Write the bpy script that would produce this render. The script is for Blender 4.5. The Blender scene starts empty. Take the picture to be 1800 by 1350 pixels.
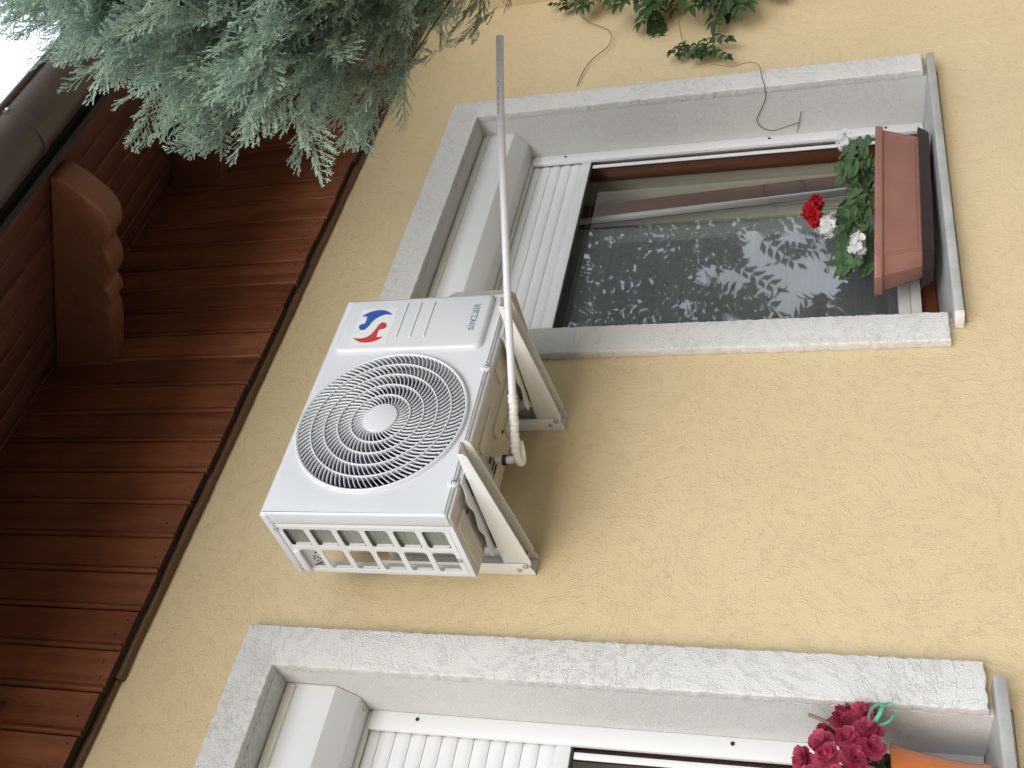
import bpy, bmesh, math, random
import numpy as np
from mathutils import Vector, Matrix, Quaternion
random.seed(7); rng = np.random.default_rng(7)
S = bpy.context.scene; COL = S.collection
R = math.radians

# ------------------------------------------------------------------ camera
# the photograph was taken with the phone turned on its side: the camera is rolled, "up" in the place is left in the picture
YAW, PITCH, ROLL = 0.7490, 0.3107, -0.0242
_f = Vector((math.sin(YAW)*math.cos(PITCH), math.cos(YAW)*math.cos(PITCH), math.sin(PITCH)))
_r = Vector((math.cos(YAW), -math.sin(YAW), 0)); _u = _r.cross(_f)
_R = math.cos(ROLL)*_r + math.sin(ROLL)*_u; _U = -math.sin(ROLL)*_r + math.cos(ROLL)*_u
cam = bpy.data.cameras.new('camera'); cam_o = bpy.data.objects.new('camera', cam); COL.objects.link(cam_o)
_m = Matrix.Identity(4)
for i in range(3):
    _m[i][0] = -_U[i]; _m[i][1] = _R[i]; _m[i][2] = -_f[i]
CAM = Vector((-0.5949, -2.3565, -0.2114))
cam_o.matrix_world = Matrix.Translation(CAM) @ _m
cam.sensor_fit = 'HORIZONTAL'; cam.sensor_width = 36; cam.lens = 36*1894.7/1800
cam.clip_start = 0.02; cam.clip_end = 500
S.camera = cam_o

# ------------------------------------------------------------------ sky, sun, exposure
SUN_EL, SUN_AZ = R(24), R(-42)          # azimuth measured from the -y axis (out of the wall) towards +x
SUN_DIR = Vector((math.sin(SUN_AZ)*math.cos(SUN_EL), -math.cos(SUN_AZ)*math.cos(SUN_EL), math.sin(SUN_EL)))
world = bpy.data.worlds.new('World'); S.world = world; world.use_nodes = True
wt = world.node_tree; wt.nodes.clear()
wo = wt.nodes.new('ShaderNodeOutputWorld'); wb = wt.nodes.new('ShaderNodeBackground')
sky = wt.nodes.new('ShaderNodeTexSky'); sky.sky_type = 'NISHITA'; sky.sun_disc = False
sky.sun_elevation = SUN_EL; sky.sun_rotation = math.atan2(SUN_DIR.x, SUN_DIR.y)
sky.air_density = 1.0; sky.dust_density = 2.2; sky.ozone_density = 1.0; sky.altitude = 300
# broken white cloud all over the sky
tc = wt.nodes.new('ShaderNodeTexCoord'); nz = wt.nodes.new('ShaderNodeTexNoise')
nz.inputs['Scale'].default_value = 2.6; nz.inputs['Detail'].default_value = 6; nz.inputs['Roughness'].default_value = .55
wt.links.new(tc.outputs['Generated'], nz.inputs['Vector'])
cr = wt.nodes.new('ShaderNodeMapRange'); cr.inputs[1].default_value = .36; cr.inputs[2].default_value = .56
wt.links.new(nz.outputs['Fac'], cr.inputs[0])
mx = wt.nodes.new('ShaderNodeMix'); mx.data_type = 'RGBA'
mx.inputs[7].default_value = (9.6, 10.4, 11.6, 1)
wt.links.new(cr.outputs[0], mx.inputs[0]); wt.links.new(sky.outputs[0], mx.inputs[6])
wt.links.new(mx.outputs[2], wb.inputs['Color']); wb.inputs['Strength'].default_value = 0.10
wt.links.new(wb.outputs[0], wo.inputs[0])
sun = bpy.data.lights.new('sun', 'SUN'); sun.energy = 1.15; sun.angle = R(45); sun.color = (1, .96, .90)
sun_o = bpy.data.objects.new('sun', sun); COL.objects.link(sun_o)
sun_o.location = (-4, -4, 6); sun_o.rotation_euler = (-SUN_DIR).to_track_quat('-Z', 'Y').to_euler()
S.view_settings.view_transform = 'Standard'; S.view_settings.look = 'None'
S.view_settings.gamma = 1; S.view_settings.use_curve_mapping = False
S.view_settings.exposure = 0.89
S.render.engine = 'CYCLES'
S.cycles.use_denoising = True; S.cycles.use_adaptive_sampling = True; S.cycles.adaptive_threshold = .025
S.cycles.max_bounces = 6; S.cycles.diffuse_bounces = 3; S.cycles.glossy_bounces = 3; S.cycles.transparent_max_bounces = 16
S.cycles.caustics_reflective = False; S.cycles.caustics_refractive = False

# ------------------------------------------------------------------ materials
def nodes(name):
    m = bpy.data.materials.new(name); m.use_nodes = True
    t = m.node_tree; b = t.nodes['Principled BSDF']
    return m, t, b
def N(t, kind, **kw):
    n = t.nodes.new(kind)
    for k, v in kw.items():
        if k.startswith('i_'):
            n.inputs[int(k[2:]) if k[2:].isdigit() else k[2:]].default_value = v
        else: setattr(n, k, v)
    return n
def coords(t, scale=(1, 1, 1), rnd=0.0):
    c = N(t, 'ShaderNodeTexCoord'); mp = N(t, 'ShaderNodeMapping'); mp.inputs['Scale'].default_value = scale
    t.links.new(c.outputs['Object'], mp.inputs['Vector'])
    if rnd:
        oi = N(t, 'ShaderNodeObjectInfo'); mu = N(t, 'ShaderNodeVectorMath', operation='SCALE')
        cmb = N(t, 'ShaderNodeCombineXYZ')
        for i in range(3): t.links.new(oi.outputs['Random'], cmb.inputs[i])
        t.links.new(cmb.outputs[0], mu.inputs[0]); mu.inputs['Scale'].default_value = rnd
        t.links.new(mu.outputs[0], mp.inputs['Location'])
    return mp.outputs[0]
def math_(t, op, a, b=None, c=None, clamp=False):
    n = N(t, 'ShaderNodeMath', operation=op); n.use_clamp = clamp
    for i, v in enumerate((a, b, c)):
        if v is None: continue
        if isinstance(v, (int, float)): n.inputs[i].default_value = v
        else: t.links.new(v, n.inputs[i])
    return n.outputs[0]
def mixc(t, f, a, b, mode='MIX'):
    n = N(t, 'ShaderNodeMix', data_type='RGBA', blend_type=mode)
    if isinstance(f, (int, float)): n.inputs[0].default_value = f
    else: t.links.new(f, n.inputs[0])
    for i, v in ((6, a), (7, b)):
        if isinstance(v, tuple): n.inputs[i].default_value = (*v[:3], 1)
        else: t.links.new(v, n.inputs[i])
    return n.outputs[2]
def noise(t, v, scale, detail=2, rough=.5, dist=0):
    n = N(t, 'ShaderNodeTexNoise'); n.inputs['Scale'].default_value = scale; n.inputs['Detail'].default_value = detail
    n.inputs['Roughness'].default_value = rough; n.inputs['Distortion'].default_value = dist
    t.links.new(v, n.inputs['Vector']); return n
def remap(t, v, a, b, c=0.0, d=1.0, smooth=False):
    n = N(t, 'ShaderNodeMapRange'); n.interpolation_type = 'SMOOTHSTEP' if smooth else 'LINEAR'
    t.links.new(v, n.inputs[0])
    for i, x in enumerate((a, b, c, d)): n.inputs[i+1].default_value = x
    return n.outputs[0]
def bump(t, b, h, strength, dist):
    n = N(t, 'ShaderNodeBump'); n.inputs['Strength'].default_value = strength; n.inputs['Distance'].default_value = dist
    t.links.new(h, n.inputs['Height']); t.links.new(n.outputs[0], b.inputs['Normal'])
def stucco(name, col, col2, strength, dirt, worm=1.0, dense=.5):
    m, t, b = nodes(name); v = coords(t)
    # slow swirl so that the trowel strokes change direction over the wall
    sw = noise(t, v, 2.2, 1); sub = N(t, 'ShaderNodeVectorMath', operation='MULTIPLY_ADD')
    t.links.new(sw.outputs['Color'], sub.inputs[0]); sub.inputs[1].default_value = (.5, .5, .5); t.links.new(v, sub.inputs[2])
    vv = sub.outputs[0]
    hs = []
    for sc, asp, msk, wd in ((66, (1, 1, 1.8), 24, .060), (78, (1.9, 1, .9), 30, .070)):
        mp = N(t, 'ShaderNodeMapping'); mp.inputs['Scale'].default_value = asp; mp.inputs['Location'].default_value = (sc*.37, sc*.11, sc*.23)
        t.links.new(vv, mp.inputs['Vector'])
        n1 = noise(t, mp.outputs[0], sc, 1.5, .5)
        d = math_(t, 'ABSOLUTE', math_(t, 'SUBTRACT', n1.outputs['Fac'], .5))
        line = remap(t, d, 0.0, wd, 1, 0, True)
        mk = noise(t, mp.outputs[0], msk, 2, .55)
        mk = remap(t, mk.outputs['Fac'], dense, dense+.10, 0, 1, True)
        hs.append(math_(t, 'MULTIPLY', line, mk))
    h = math_(t, 'MAXIMUM', hs[0], hs[1])
    h = math_(t, 'MULTIPLY', h, worm)
    gr = noise(t, v, 260, 2, .6)
    h2 = math_(t, 'MULTIPLY_ADD', gr.outputs['Fac'], 1.0, h)
    lo = noise(t, v, 16, 1, .5)
    h2 = math_(t, 'MULTIPLY_ADD', lo.outputs['Fac'], 1.0, h2)
    bump(t, b, h2, strength, .0034)
    big = noise(t, v, 1.3, 5, .6)
    c = mixc(t, remap(t, big.outputs['Fac'], .32, .68), col, col2)
    ds = noise(t, v, 55, 4, .75)
    c = mixc(t, math_(t, 'MULTIPLY', remap(t, ds.outputs['Fac'], .60, .78), dirt), c, tuple(x*.45 for x in col))
    # dust lies in the hollows of the relief
    c = mixc(t, math_(t, 'MULTIPLY', remap(t, gr.outputs['Fac'], .36, .56, 1, 0), .10), c, tuple(x*.62 for x in col))
    t.links.new(c, b.inputs['Base Color']); b.inputs['Roughness'].default_value = .92
    b.inputs['Specular IOR Level'].default_value = .25
    return m
def paint(name, col, rough=.35, var=.05, metal=0.0, spec=.5, coat=0, bumpy=0.0, rnd=3.0, dirt=0.0):
    m, t, b = nodes(name); v = coords(t, rnd=rnd)
    n = noise(t, v, 9, 5, .62)
    c = mixc(t, remap(t, n.outputs['Fac'], .3, .7), tuple(x*(1-var) for x in col), tuple(min(1, x*(1+var)) for x in col))
    if dirt:
        n2 = noise(t, v, 38, 5, .8)
        c = mixc(t, math_(t, 'MULTIPLY', remap(t, n2.outputs['Fac'], .52, .8), dirt), c, tuple(x*.4 for x in col))
    t.links.new(c, b.inputs['Base Color'])
    n3 = noise(t, v, 24, 4, .6)
    t.links.new(remap(t, n3.outputs['Fac'], .3, .7, max(.02, rough-.004), min(1, rough+.006)), b.inputs['Roughness'])
    b.inputs['Metallic'].default_value = metal; b.inputs['Specular IOR Level'].default_value = spec
    b.inputs['Coat Weight'].default_value = coat
    if bumpy: bump(t, b, noise(t, v, 160, 2, .6).outputs['Fac'], bumpy, .0008)
    return m
def wood(name, dark, light, axis, rough=.45, scale=1.0, knots=True):
    m, t, b = nodes(name)
    st = [26*scale, 26*scale, 26*scale]; st[axis] = 1.5*scale
    v = coords(t, tuple(st), rnd=31.0); v1 = coords(t, (1, 1, 1), rnd=17.0)
    g = noise(t, v, 1.0, 6, .62, .6)
    g2 = noise(t, v, 4.5, 3, .6, .2)
    blot = noise(t, v1, 3.2, 4, .6)
    f = math_(t, 'MULTIPLY_ADD', g2.outputs['Fac'], .3, math_(t, 'MULTIPLY', g.outputs['Fac'], .85))
    c = mixc(t, remap(t, f, .38, .80), dark, light)
    c = mixc(t, math_(t, 'MULTIPLY', remap(t, blot.outputs['Fac'], .48, .70), .5), c, tuple(x*.55 for x in dark))
    h = f
    if knots:
        kst = [5.0, 5.0, 5.0]; kst[axis] = 2.2
        kv = coords(t, tuple(k*scale for k in kst), rnd=13.0)
        vo = N(t, 'ShaderNodeTexVoronoi'); vo.inputs['Scale'].default_value = 1.35; vo.inputs['Randomness'].default_value = 1
        wob = noise(t, kv, 3.0, 2); ad = N(t, 'ShaderNodeVectorMath', operation='MULTIPLY_ADD')
        t.links.new(wob.outputs['Color'], ad.inputs[0]); ad.inputs[1].default_value = (.22, .22, .22); t.links.new(kv, ad.inputs[2])
        t.links.new(ad.outputs[0], vo.inputs['Vector'])
        k = remap(t, vo.outputs['Distance'], .05, .12, 1, 0, True)
        c = mixc(t, math_(t, 'MULTIPLY', k, .85), c, tuple(x*.28 for x in dark))
        ring = math_(t, 'SINE', math_(t, 'MULTIPLY', vo.outputs['Distance'], 60))
        rm = math_(t, 'MULTIPLY', remap(t, vo.outputs['Distance'], .10, .32, 1, 0), remap(t, ring, -.2, 1, 0, .45))
        c = mixc(t, rm, c, tuple(x*.6 for x in dark))
    ob = N(t, 'ShaderNodeObjectInfo')
    c = mixc(t, remap(t, ob.outputs['Random'], 0, 1, 0, .62), c, tuple(x*.62 for x in dark))
    t.links.new(c, b.inputs['Base Color'])
    t.links.new(remap(t, g.outputs['Fac'], .3, .7, rough-.08, rough+.12), b.inputs['Roughness'])
    b.inputs['Specular IOR Level'].default_value = .4
    bump(t, b, h, .35, .0012)
    return m
def leafmat(name, col, col2, trans=.25, rough=.5, obj_rnd=True, spec=.4):
    m, t, b = nodes(name); v = coords(t)
    n = noise(t, v, 26, 3, .6)
    c = mixc(t, remap(t, n.outputs['Fac'], .35, .65), col, col2)
    if obj_rnd:
        oi = N(t, 'ShaderNodeObjectInfo')
        c = mixc(t, remap(t, oi.outputs['Random'], 0, 1, 0, .4), c, tuple(x*.6 for x in col))
    t.links.new(c, b.inputs['Base Color']); b.inputs['Roughness'].default_value = rough
    b.inputs['Specular IOR Level'].default_value = spec
    tr = N(t, 'ShaderNodeBsdfTranslucent'); t.links.new(c, tr.inputs['Color'])
    ms = N(t, 'ShaderNodeMixShader'); ms.inputs[0].default_value = trans
    out = t.nodes['Material Output']
    t.links.new(b.outputs[0], ms.inputs[1]); t.links.new(tr.outputs[0], ms.inputs[2]); t.links.new(ms.outputs[0], out.inputs[0])
    return m

M = {}
M['stucco'] = stucco('yellow_stucco', (.642, .522, .325), (.614, .494, .300), .50, .05, worm=.85, dense=.51)
M['trim'] = stucco('white_stucco', (.645, .640, .628), (.628, .622, .610), .80, .0, worm=.50, dense=.50)
M['reveal'] = stucco('smooth_white_stucco', (.645, .64, .63), (.625, .62, .61), .85, .12, worm=.20)
M['cladding'] = wood('stained_cladding', (.148, .046, .022), (.330, .120, .057), 2, rough=.36)
M['soffit'] = wood('stained_soffit', (.125, .048, .032), (.225, .092, .058), 0, rough=.42)
M['rafter'] = wood('stained_rafter', (.215, .085, .048), (.350, .155, .088), 1, rough=.5, scale=.8)
M['endgrain'] = paint('dark_end_grain', (.020, .011, .007), .9, .3)
M['batten'] = wood('batten_wood', (.110, .060, .030), (.185, .105, .055), 0)
M['gutter'] = paint('brown_gutter_metal', (.088, .064, .058), .34, .12, spec=.5, dirt=.3)
M['black'] = paint('black_membrane', (.012, .012, .016), .7, .2)
M['rooftile'] = paint('roof_tile', (.20, .075, .05), .7, .2)
M['alu'] = paint('white_aluminium', (.72, .725, .73), .26, .008, spec=.5)
M['alu2'] = paint('cream_aluminium', (.66, .64, .57), .34, .01, spec=.5)
M['gap'] = paint('dark_gap', (.02, .02, .022), .8, .1)
M['sill'] = paint('zinc_sill', (.50, .505, .50), .42, .14, metal=.35, spec=.4, dirt=.3)
M['sillcap'] = paint('white_plastic_cap', (.72, .70, .66), .4, .05)
M['frame'] = wood('brown_window_frame', (.155, .050, .020), (.240, .085, .036), 2, rough=.35, knots=False)
M['curtain'] = paint('pale_curtain', (.50, .50, .42), .9, .08)
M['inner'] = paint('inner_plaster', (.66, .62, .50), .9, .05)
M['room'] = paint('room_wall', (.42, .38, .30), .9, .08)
M['ac'] = paint('white_enamel', (.615, .638, .675), .30, .005, spec=.45)
M['ac2'] = paint('cream_white_enamel', (.68, .69, .70), .34, .012, spec=.45)
M['base'] = paint('galvanised_base', (.50, .475, .43), .42, .06, metal=.25, spec=.5, dirt=.25)
M['coil'] = None
M['navy'] = paint('navy_fan_plastic', (.022, .026, .075), .45, .08)
M['dark'] = paint('painted_chamber_shade', (.035, .036, .045), .8, .1)
M['rubber'] = paint('black_rubber', (.015, .015, .015), .6, .1)
M['zinc'] = paint('zinc_screw', (.62, .62, .64), .25, .05, metal=.9)
M['bracket'] = paint('cream_powder_coat', (.73, .725, .71), .36, .02, spec=.45)
M['pvc'] = paint('grey_white_pvc', (.66, .665, .71), .33, .02, spec=.5)
M['tape'] = paint('white_tape', (.74, .73, .71), .45, .04)
M['ink'] = paint('dark_ink', (.05, .055, .09), .6, .1)
M['blue'] = paint('logo_blue', (.012, .075, .36), .3, .02)
M['red'] = paint('logo_red', (.50, .028, .034), .3, .02)
M['letter'] = paint('grey_blue_print', (.12, .17, .23), .4, .05)
M['sticker'] = paint('clear_sticker', (.70, .715, .73), .18, .01)
M['terracotta'] = paint('terracotta_plastic', (.315, .150, .118), .48, .10, dirt=.15)
M['tray'] = paint('dark_brown_plastic', (.032, .018, .015), .35, .2)
M['pot'] = paint('orange_glazed_pot', (.60, .175, .040), .22, .08, spec=.6, coat=.4)
M['soil'] = paint('dark_soil', (.03, .02, .014), .95, .3)
M['ribbon'] = paint('green_satin_ribbon', (.09, .42, .27), .25, .1, spec=.7)
M['stem'] = paint('brown_stem', (.20, .15, .09), .7, .2)
M['gstem'] = paint('green_stem', (.10, .16, .045), .6, .2)
M['bark'] = paint('bark', (.10, .065, .045), .9, .3, bumpy=.8)
M['juniper'] = None
M['ger'] = leafmat('geranium_leaf', (.055, .115, .042), (.090, .165, .065), .25)
M['vine'] = leafmat('vine_leaf', (.026, .062, .018), (.05, .105, .03), .25)
M['white_petal'] = leafmat('white_petal', (.80, .80, .82), (.72, .72, .72), .25, .6)
M['red_petal'] = leafmat('red_petal', (.50, .012, .02), (.36, .006, .012), .25, .6, spec=.2)
M['pink_petal'] = leafmat('crimson_petal', (.34, .026, .068), (.52, .085, .15), .25, .5, spec=.3)
M['beg_leaf'] = leafmat('begonia_leaf', (.030, .050, .026), (.055, .085, .04), .15, .4)
M['garden_leaf'] = leafmat('garden_leaf', (.045, .085, .025), (.07, .13, .04), .3)
M['ground'] = paint('garden_ground', (.28, .25, .20), .95, .2, rnd=0)
M['pale_wall'] = paint('pale_render', (.74, .72, .68), .9, .04)
def coilmat():
    m, t, b = nodes('fin_coil'); v = coords(t)
    sx = N(t, 'ShaderNodeSeparateXYZ'); t.links.new(v, sx.inputs[0])
    w = math_(t, 'SINE', math_(t, 'MULTIPLY', sx.outputs[2], 2*math.pi/.0024*.25))
    n = noise(t, v, 12, 4, .6)
    c = mixc(t, remap(t, n.outputs['Fac'], .3, .7), (.225, .240, .195), (.30, .315, .265))
    t.links.new(c, b.inputs['Base Color']); b.inputs['Roughness'].default_value = .45; b.inputs['Metallic'].default_value = .3
    bump(t, b, w, .4, .001); return m
M['coil'] = coilmat()
def juniper():
    m, t, b = nodes('juniper_scales'); v = coords(t)
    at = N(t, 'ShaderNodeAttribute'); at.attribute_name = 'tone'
    n = noise(t, v, 7, 3, .6); n2 = noise(t, v, 120, 2, .6)
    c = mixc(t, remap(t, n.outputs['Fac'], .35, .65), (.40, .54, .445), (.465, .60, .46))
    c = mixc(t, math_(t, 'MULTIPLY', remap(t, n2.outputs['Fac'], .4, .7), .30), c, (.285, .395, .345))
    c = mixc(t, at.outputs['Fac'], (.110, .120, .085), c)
    t.links.new(c, b.inputs['Base Color']); b.inputs['Roughness'].default_value = .6; b.inputs['Specular IOR Level'].default_value = .3
    tr = N(t, 'ShaderNodeBsdfTranslucent'); t.links.new(c, tr.inputs['Color'])
    ms = N(t, 'ShaderNodeMixShader'); ms.inputs[0].default_value = .34; out = t.nodes['Material Output']
    t.links.new(b.outputs[0], ms.inputs[1]); t.links.new(tr.outputs[0], ms.inputs[2]); t.links.new(ms.outputs[0], out.inputs[0])
    return m
M['juniper'] = juniper()
def glass(name, r0, tint=(.9, .93, .92)):
    m, t, b = nodes(name); t.nodes.remove(b)
    lw = N(t, 'ShaderNodeLayerWeight'); lw.inputs['Blend'].default_value = .5
    fr = math_(t, 'MULTIPLY_ADD', math_(t, 'POWER', lw.outputs['Facing'], 5.0), 1-r0, r0)      # two panes: twice the usual reflection
    v = coords(t); n = noise(t, v, 5, 1); bp = N(t, 'ShaderNodeBump'); bp.inputs['Strength'].default_value = .03; bp.inputs['Distance'].default_value = .01
    t.links.new(n.outputs['Fac'], bp.inputs['Height'])
    gl = N(t, 'ShaderNodeBsdfGlossy'); gl.inputs['Roughness'].default_value = .018; t.links.new(bp.outputs[0], gl.inputs['Normal'])
    tr = N(t, 'ShaderNodeBsdfTransparent'); tr.inputs['Color'].default_value = (*tint, 1)
    ms = N(t, 'ShaderNodeMixShader'); t.links.new(fr, ms.inputs[0])
    t.links.new(tr.outputs[0], ms.inputs[1]); t.links.new(gl.outputs[0], ms.inputs[2])
    t.links.new(ms.outputs[0], t.nodes['Material Output'].inputs[0]); return m
M['glass'] = glass('double_glazing', .185)
def screenmat():
    m, t, b = nodes('net_curtain'); v = coords(t)
    sx = N(t, 'ShaderNodeSeparateXYZ'); t.links.new(v, sx.inputs[0])
    n = noise(t, coords(t, (3, 3, 90)), 1, 3)
    b.inputs['Base Color'].default_value = (.235, .245, .265, 1); b.inputs['Roughness'].default_value = .8
    tr = N(t, 'ShaderNodeBsdfTransparent')
    ms = N(t, 'ShaderNodeMixShader'); t.links.new(remap(t, n.outputs['Fac'], .3, .7, .58, .72), ms.inputs[0])
    t.links.new(tr.outputs[0], ms.inputs[1]); t.links.new(b.outputs[0], ms.inputs[2])
    t.links.new(ms.outputs[0], t.nodes['Material Output'].inputs[0]); return m
M['screen'] = screenmat()

# ------------------------------------------------------------------ geometry helpers
TOP = {}                                             # object -> world origin of its top-level parent
def link(name, me, mat, parent=None, at=None):
    o = bpy.data.objects.new(name, me); COL.objects.link(o)
    if mat is not None and me is not None and not me.materials: me.materials.append(M[mat])
    if parent is not None: o.parent = parent; TOP[o] = TOP[parent]
    else: TOP[o] = Vector(at or (0, 0, 0))
    return o
def tag(o, label=None, cat=None, group=None, kind=None):
    if label: o['label'] = label
    if cat: o['category'] = cat
    if group: o['group'] = group
    if kind: o['kind'] = kind
    return o
def thing(name, label, cat, at, group=None):
    o = bpy.data.objects.new(name, None); COL.objects.link(o); o.location = at; o.empty_display_size = .05
    TOP[o] = Vector(at); return tag(o, label, cat, group)
class MB:
    def __init__(s): s.v = []; s.f = []
    def add(s, vs, fs):
        k = len(s.v); s.v += [tuple(v) for v in vs]; s.f += [tuple(i+k for i in f) for f in fs]; return s
    def box(s, x0, x1, y0, y1, z0, z1):
        return s.add([(x0,y0,z0),(x1,y0,z0),(x1,y1,z0),(x0,y1,z0),(x0,y0,z1),(x1,y0,z1),(x1,y1,z1),(x0,y1,z1)],
                     [(0,3,2,1),(4,5,6,7),(0,1,5,4),(1,2,6,5),(2,3,7,6),(3,0,4,7)])
    def quad(s, a, b, c, d): return s.add([a, b, c, d], [(0, 1, 2, 3)])
    def extr(s, poly, d0, d1, fn):
        """closed polygon (2D) swept from d0 to d1; fn(a, b, d) -> 3D"""
        n = len(poly); vs = [fn(a, b, d0) for a, b in poly] + [fn(a, b, d1) for a, b in poly]
        return s.add(vs, [tuple(range(n))[::-1], tuple(range(n, 2*n))] + [(i, (i+1) % n, n+(i+1) % n, n+i) for i in range(n)])
    def tube(s, pts, r, n=10, cap=True):
        pts = [Vector(p) for p in pts]; m = len(pts); rr = r if isinstance(r, (list, tuple)) else [r]*m
        t0 = (pts[1]-pts[0]).normalized(); up = Vector((0, 0, 1)) if abs(t0.z) < .9 else Vector((1, 0, 0))
        nrm = t0.cross(up).normalized(); vs = []
        for i, p in enumerate(pts):
            t = (pts[min(i+1, m-1)]-pts[max(i-1, 0)])
            t = t.normalized() if t.length > 1e-9 else t0
            nrm = (nrm - t*nrm.dot(t)); nrm = nrm.normalized() if nrm.length > 1e-6 else t.orthogonal().normalized()
            b = t.cross(nrm)
            vs += [p + rr[i]*(math.cos(2*math.pi*k/n)*nrm + math.sin(2*math.pi*k/n)*b) for k in range(n)]
        fs = [(i*n+k, i*n+(k+1) % n, (i+1)*n+(k+1) % n, (i+1)*n+k) for i in range(m-1) for k in range(n)]
        if cap: fs += [tuple(range(n))[::-1], tuple(range((m-1)*n, m*n))]
        return s.add(vs, fs)
    def lathe(s, prof, c, axis, n=32):
        """prof: list of (radius, offset along axis); axis: unit Vector"""
        ax = Vector(axis).normalized(); a = ax.orthogonal().normalized(); b = ax.cross(a); c = Vector(c)
        vs = [c + ax*h + r*(math.cos(2*math.pi*k/n)*a + math.sin(2*math.pi*k/n)*b) for r, h in prof for k in range(n)]
        fs = [(i*n+k, i*n+(k+1) % n, (i+1)*n+(k+1) % n, (i+1)*n+k) for i in range(len(prof)-1) for k in range(n)]
        return s.add(vs, fs)
    def build(s, name, mat, parent=None, bevel=0, segs=2, smooth=False, at=None, local=False):
        o0 = TOP[parent] if parent is not None else Vector(at or (0, 0, 0))
        if local: o0 = Vector((0, 0, 0))
        me = bpy.data.meshes.new(name)
        me.from_pydata([(x-o0.x, y-o0.y, z-o0.z) for x, y, z in s.v], [], s.f)
        bm = bmesh.new(); bm.from_mesh(me)
        bmesh.ops.remove_doubles(bm, verts=bm.verts, dist=1e-6)
        bmesh.ops.recalc_face_normals(bm, faces=bm.faces)
        if bevel:
            es = [e for e in bm.edges if len(e.link_faces) == 2 and e.calc_face_angle(0) > R(25)]
            bmesh.ops.bevel(bm, geom=es, offset=bevel, segments=segs, profile=.5, affect='EDGES', clamp_overlap=True)
        bm.to_mesh(me); bm.free()
        if smooth or bevel:
            for p in me.polygons: p.use_smooth = True
            me.set_sharp_from_angle(angle=R(35 if not bevel else 50))
        o = link(name, me, mat, parent)
        if parent is None and at: o.location = at
        return o
def filled(splines, thick, bev, fn, name, mat, parent, at=None, res=2, text=None, size=1.0):
    """flat plate from closed outlines (holes allowed) or a letter; fn maps local (a, b, depth) to the world"""
    if text is None:
        cu = bpy.data.curves.new('outline', 'CURVE'); cu.dimensions = '2D'; cu.fill_mode = 'BOTH'
        for sp in splines:
            q = cu.splines.new('POLY'); q.points.add(len(sp)-1); q.use_cyclic_u = True
            for i, (a, b) in enumerate(sp): q.points[i].co = (a, b, 0, 1)
    else:
        cu = bpy.data.curves.new('letter', 'FONT'); cu.body = text; cu.size = size; cu.align_x = 'LEFT'; cu.resolution_u = 4
    cu.extrude = max(thick/2-bev, 0); cu.bevel_depth = bev; cu.bevel_resolution = res; cu.offset = -bev
    ob = bpy.data.objects.new('outline', cu); COL.objects.link(ob)
    dg = bpy.context.evaluated_depsgraph_get(); dg.update()
    me = bpy.data.meshes.new_from_object(ob.evaluated_get(dg)); me.name = name
    bpy.data.objects.remove(ob); bpy.data.curves.remove(cu)
    o0 = TOP[parent] if parent is not None else Vector(at or (0, 0, 0))
    for v in me.vertices: v.co = Vector(fn(*v.co)) - o0
    bm = bmesh.new(); bm.from_mesh(me); bmesh.ops.remove_doubles(bm, verts=bm.verts, dist=1e-6)
    bmesh.ops.recalc_face_normals(bm, faces=bm.faces); bm.to_mesh(me); bm.free()
    for p in me.polygons: p.use_smooth = True
    me.set_sharp_from_angle(angle=R(40)); me.materials.clear()
    return link(name, me, mat, parent)
def rrect(x0, x1, z0, z1, r, n=5):
    pts = []
    for cx, cz, a0 in ((x1-r, z1-r, 0), (x0+r, z1-r, 90), (x0+r, z0+r, 180), (x1-r, z0+r, 270)):
        pts += [(cx+r*math.cos(R(a0+90*i/n)), cz+r*math.sin(R(a0+90*i/n))) for i in range(n+1)]
    return pts
def circ(cx, cz, r, n=64, ph=0): return [(cx+r*math.cos(2*math.pi*i/n+ph), cz+r*math.sin(2*math.pi*i/n+ph)) for i in range(n)]
def mesh_np(name, V, F, mat, parent, nper=3):
    """big mesh from numpy arrays (all faces with nper corners)"""
    o0 = np.array(TOP[parent]) if parent is not None else np.zeros(3)
    me = bpy.data.meshes.new(name); V = np.asarray(V, dtype=np.float32) - o0.astype(np.float32); F = np.asarray(F, dtype=np.int32)
    me.vertices.add(len(V)); me.vertices.foreach_set('co', V.ravel())
    me.loops.add(F.size); me.loops.foreach_set('vertex_index', F.ravel())
    me.polygons.add(len(F)); me.polygons.foreach_set('loop_start', np.arange(len(F), dtype=np.int32)*nper)
    me.update(calc_edges=True); me.validate()
    return link(name, me, mat, parent)

# ================================================================== the setting
GZ = -1.75
me = MB().quad((-150, -150, GZ), (150, -150, GZ), (150, 150, GZ), (-150, 150, GZ))
tag(me.build('ground', 'ground'), kind='structure')

WIN = {   # outer edge left/right of the plaster surround, its widths, top, top width, bottom
    'r': dict(o0=1.6967, o1=3.1993, i0=1.8128, i1=3.0836, zt=1.3887, it=1.2628, zb=-.4639),
    'l': dict(o0=-.8048, o1=.6978, i0=-.6887, i1=.5815, zt=1.3896, it=1.2752, zb=-.4628)}
WX1 = 4.043
hw = thing('house_wall', 'yellow textured stucco wall of the house around both windows', 'wall', (1.5, .17, GZ))
def dense(poly, step, amp):
    out = []; n = len(poly)
    for i in range(n):
        a = Vector(poly[i]); b = Vector(poly[(i+1) % n]); k = max(1, int((b-a).length/step)); nn = Vector((-(b-a).y, (b-a).x)).normalized()
        for j in range(k):
            q = a.lerp(b, j/k)
            if j: q = q + nn*random.gauss(0, amp)
            out.append((q.x, q.y))
    return out
holes = [[(w['i0']-.02, w['zb']-.05), (w['i1']+.02, w['zb']-.05), (w['i1']+.02, w['it']+.02), (w['i0']-.02, w['it']+.02)] for w in WIN.values()]
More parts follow.
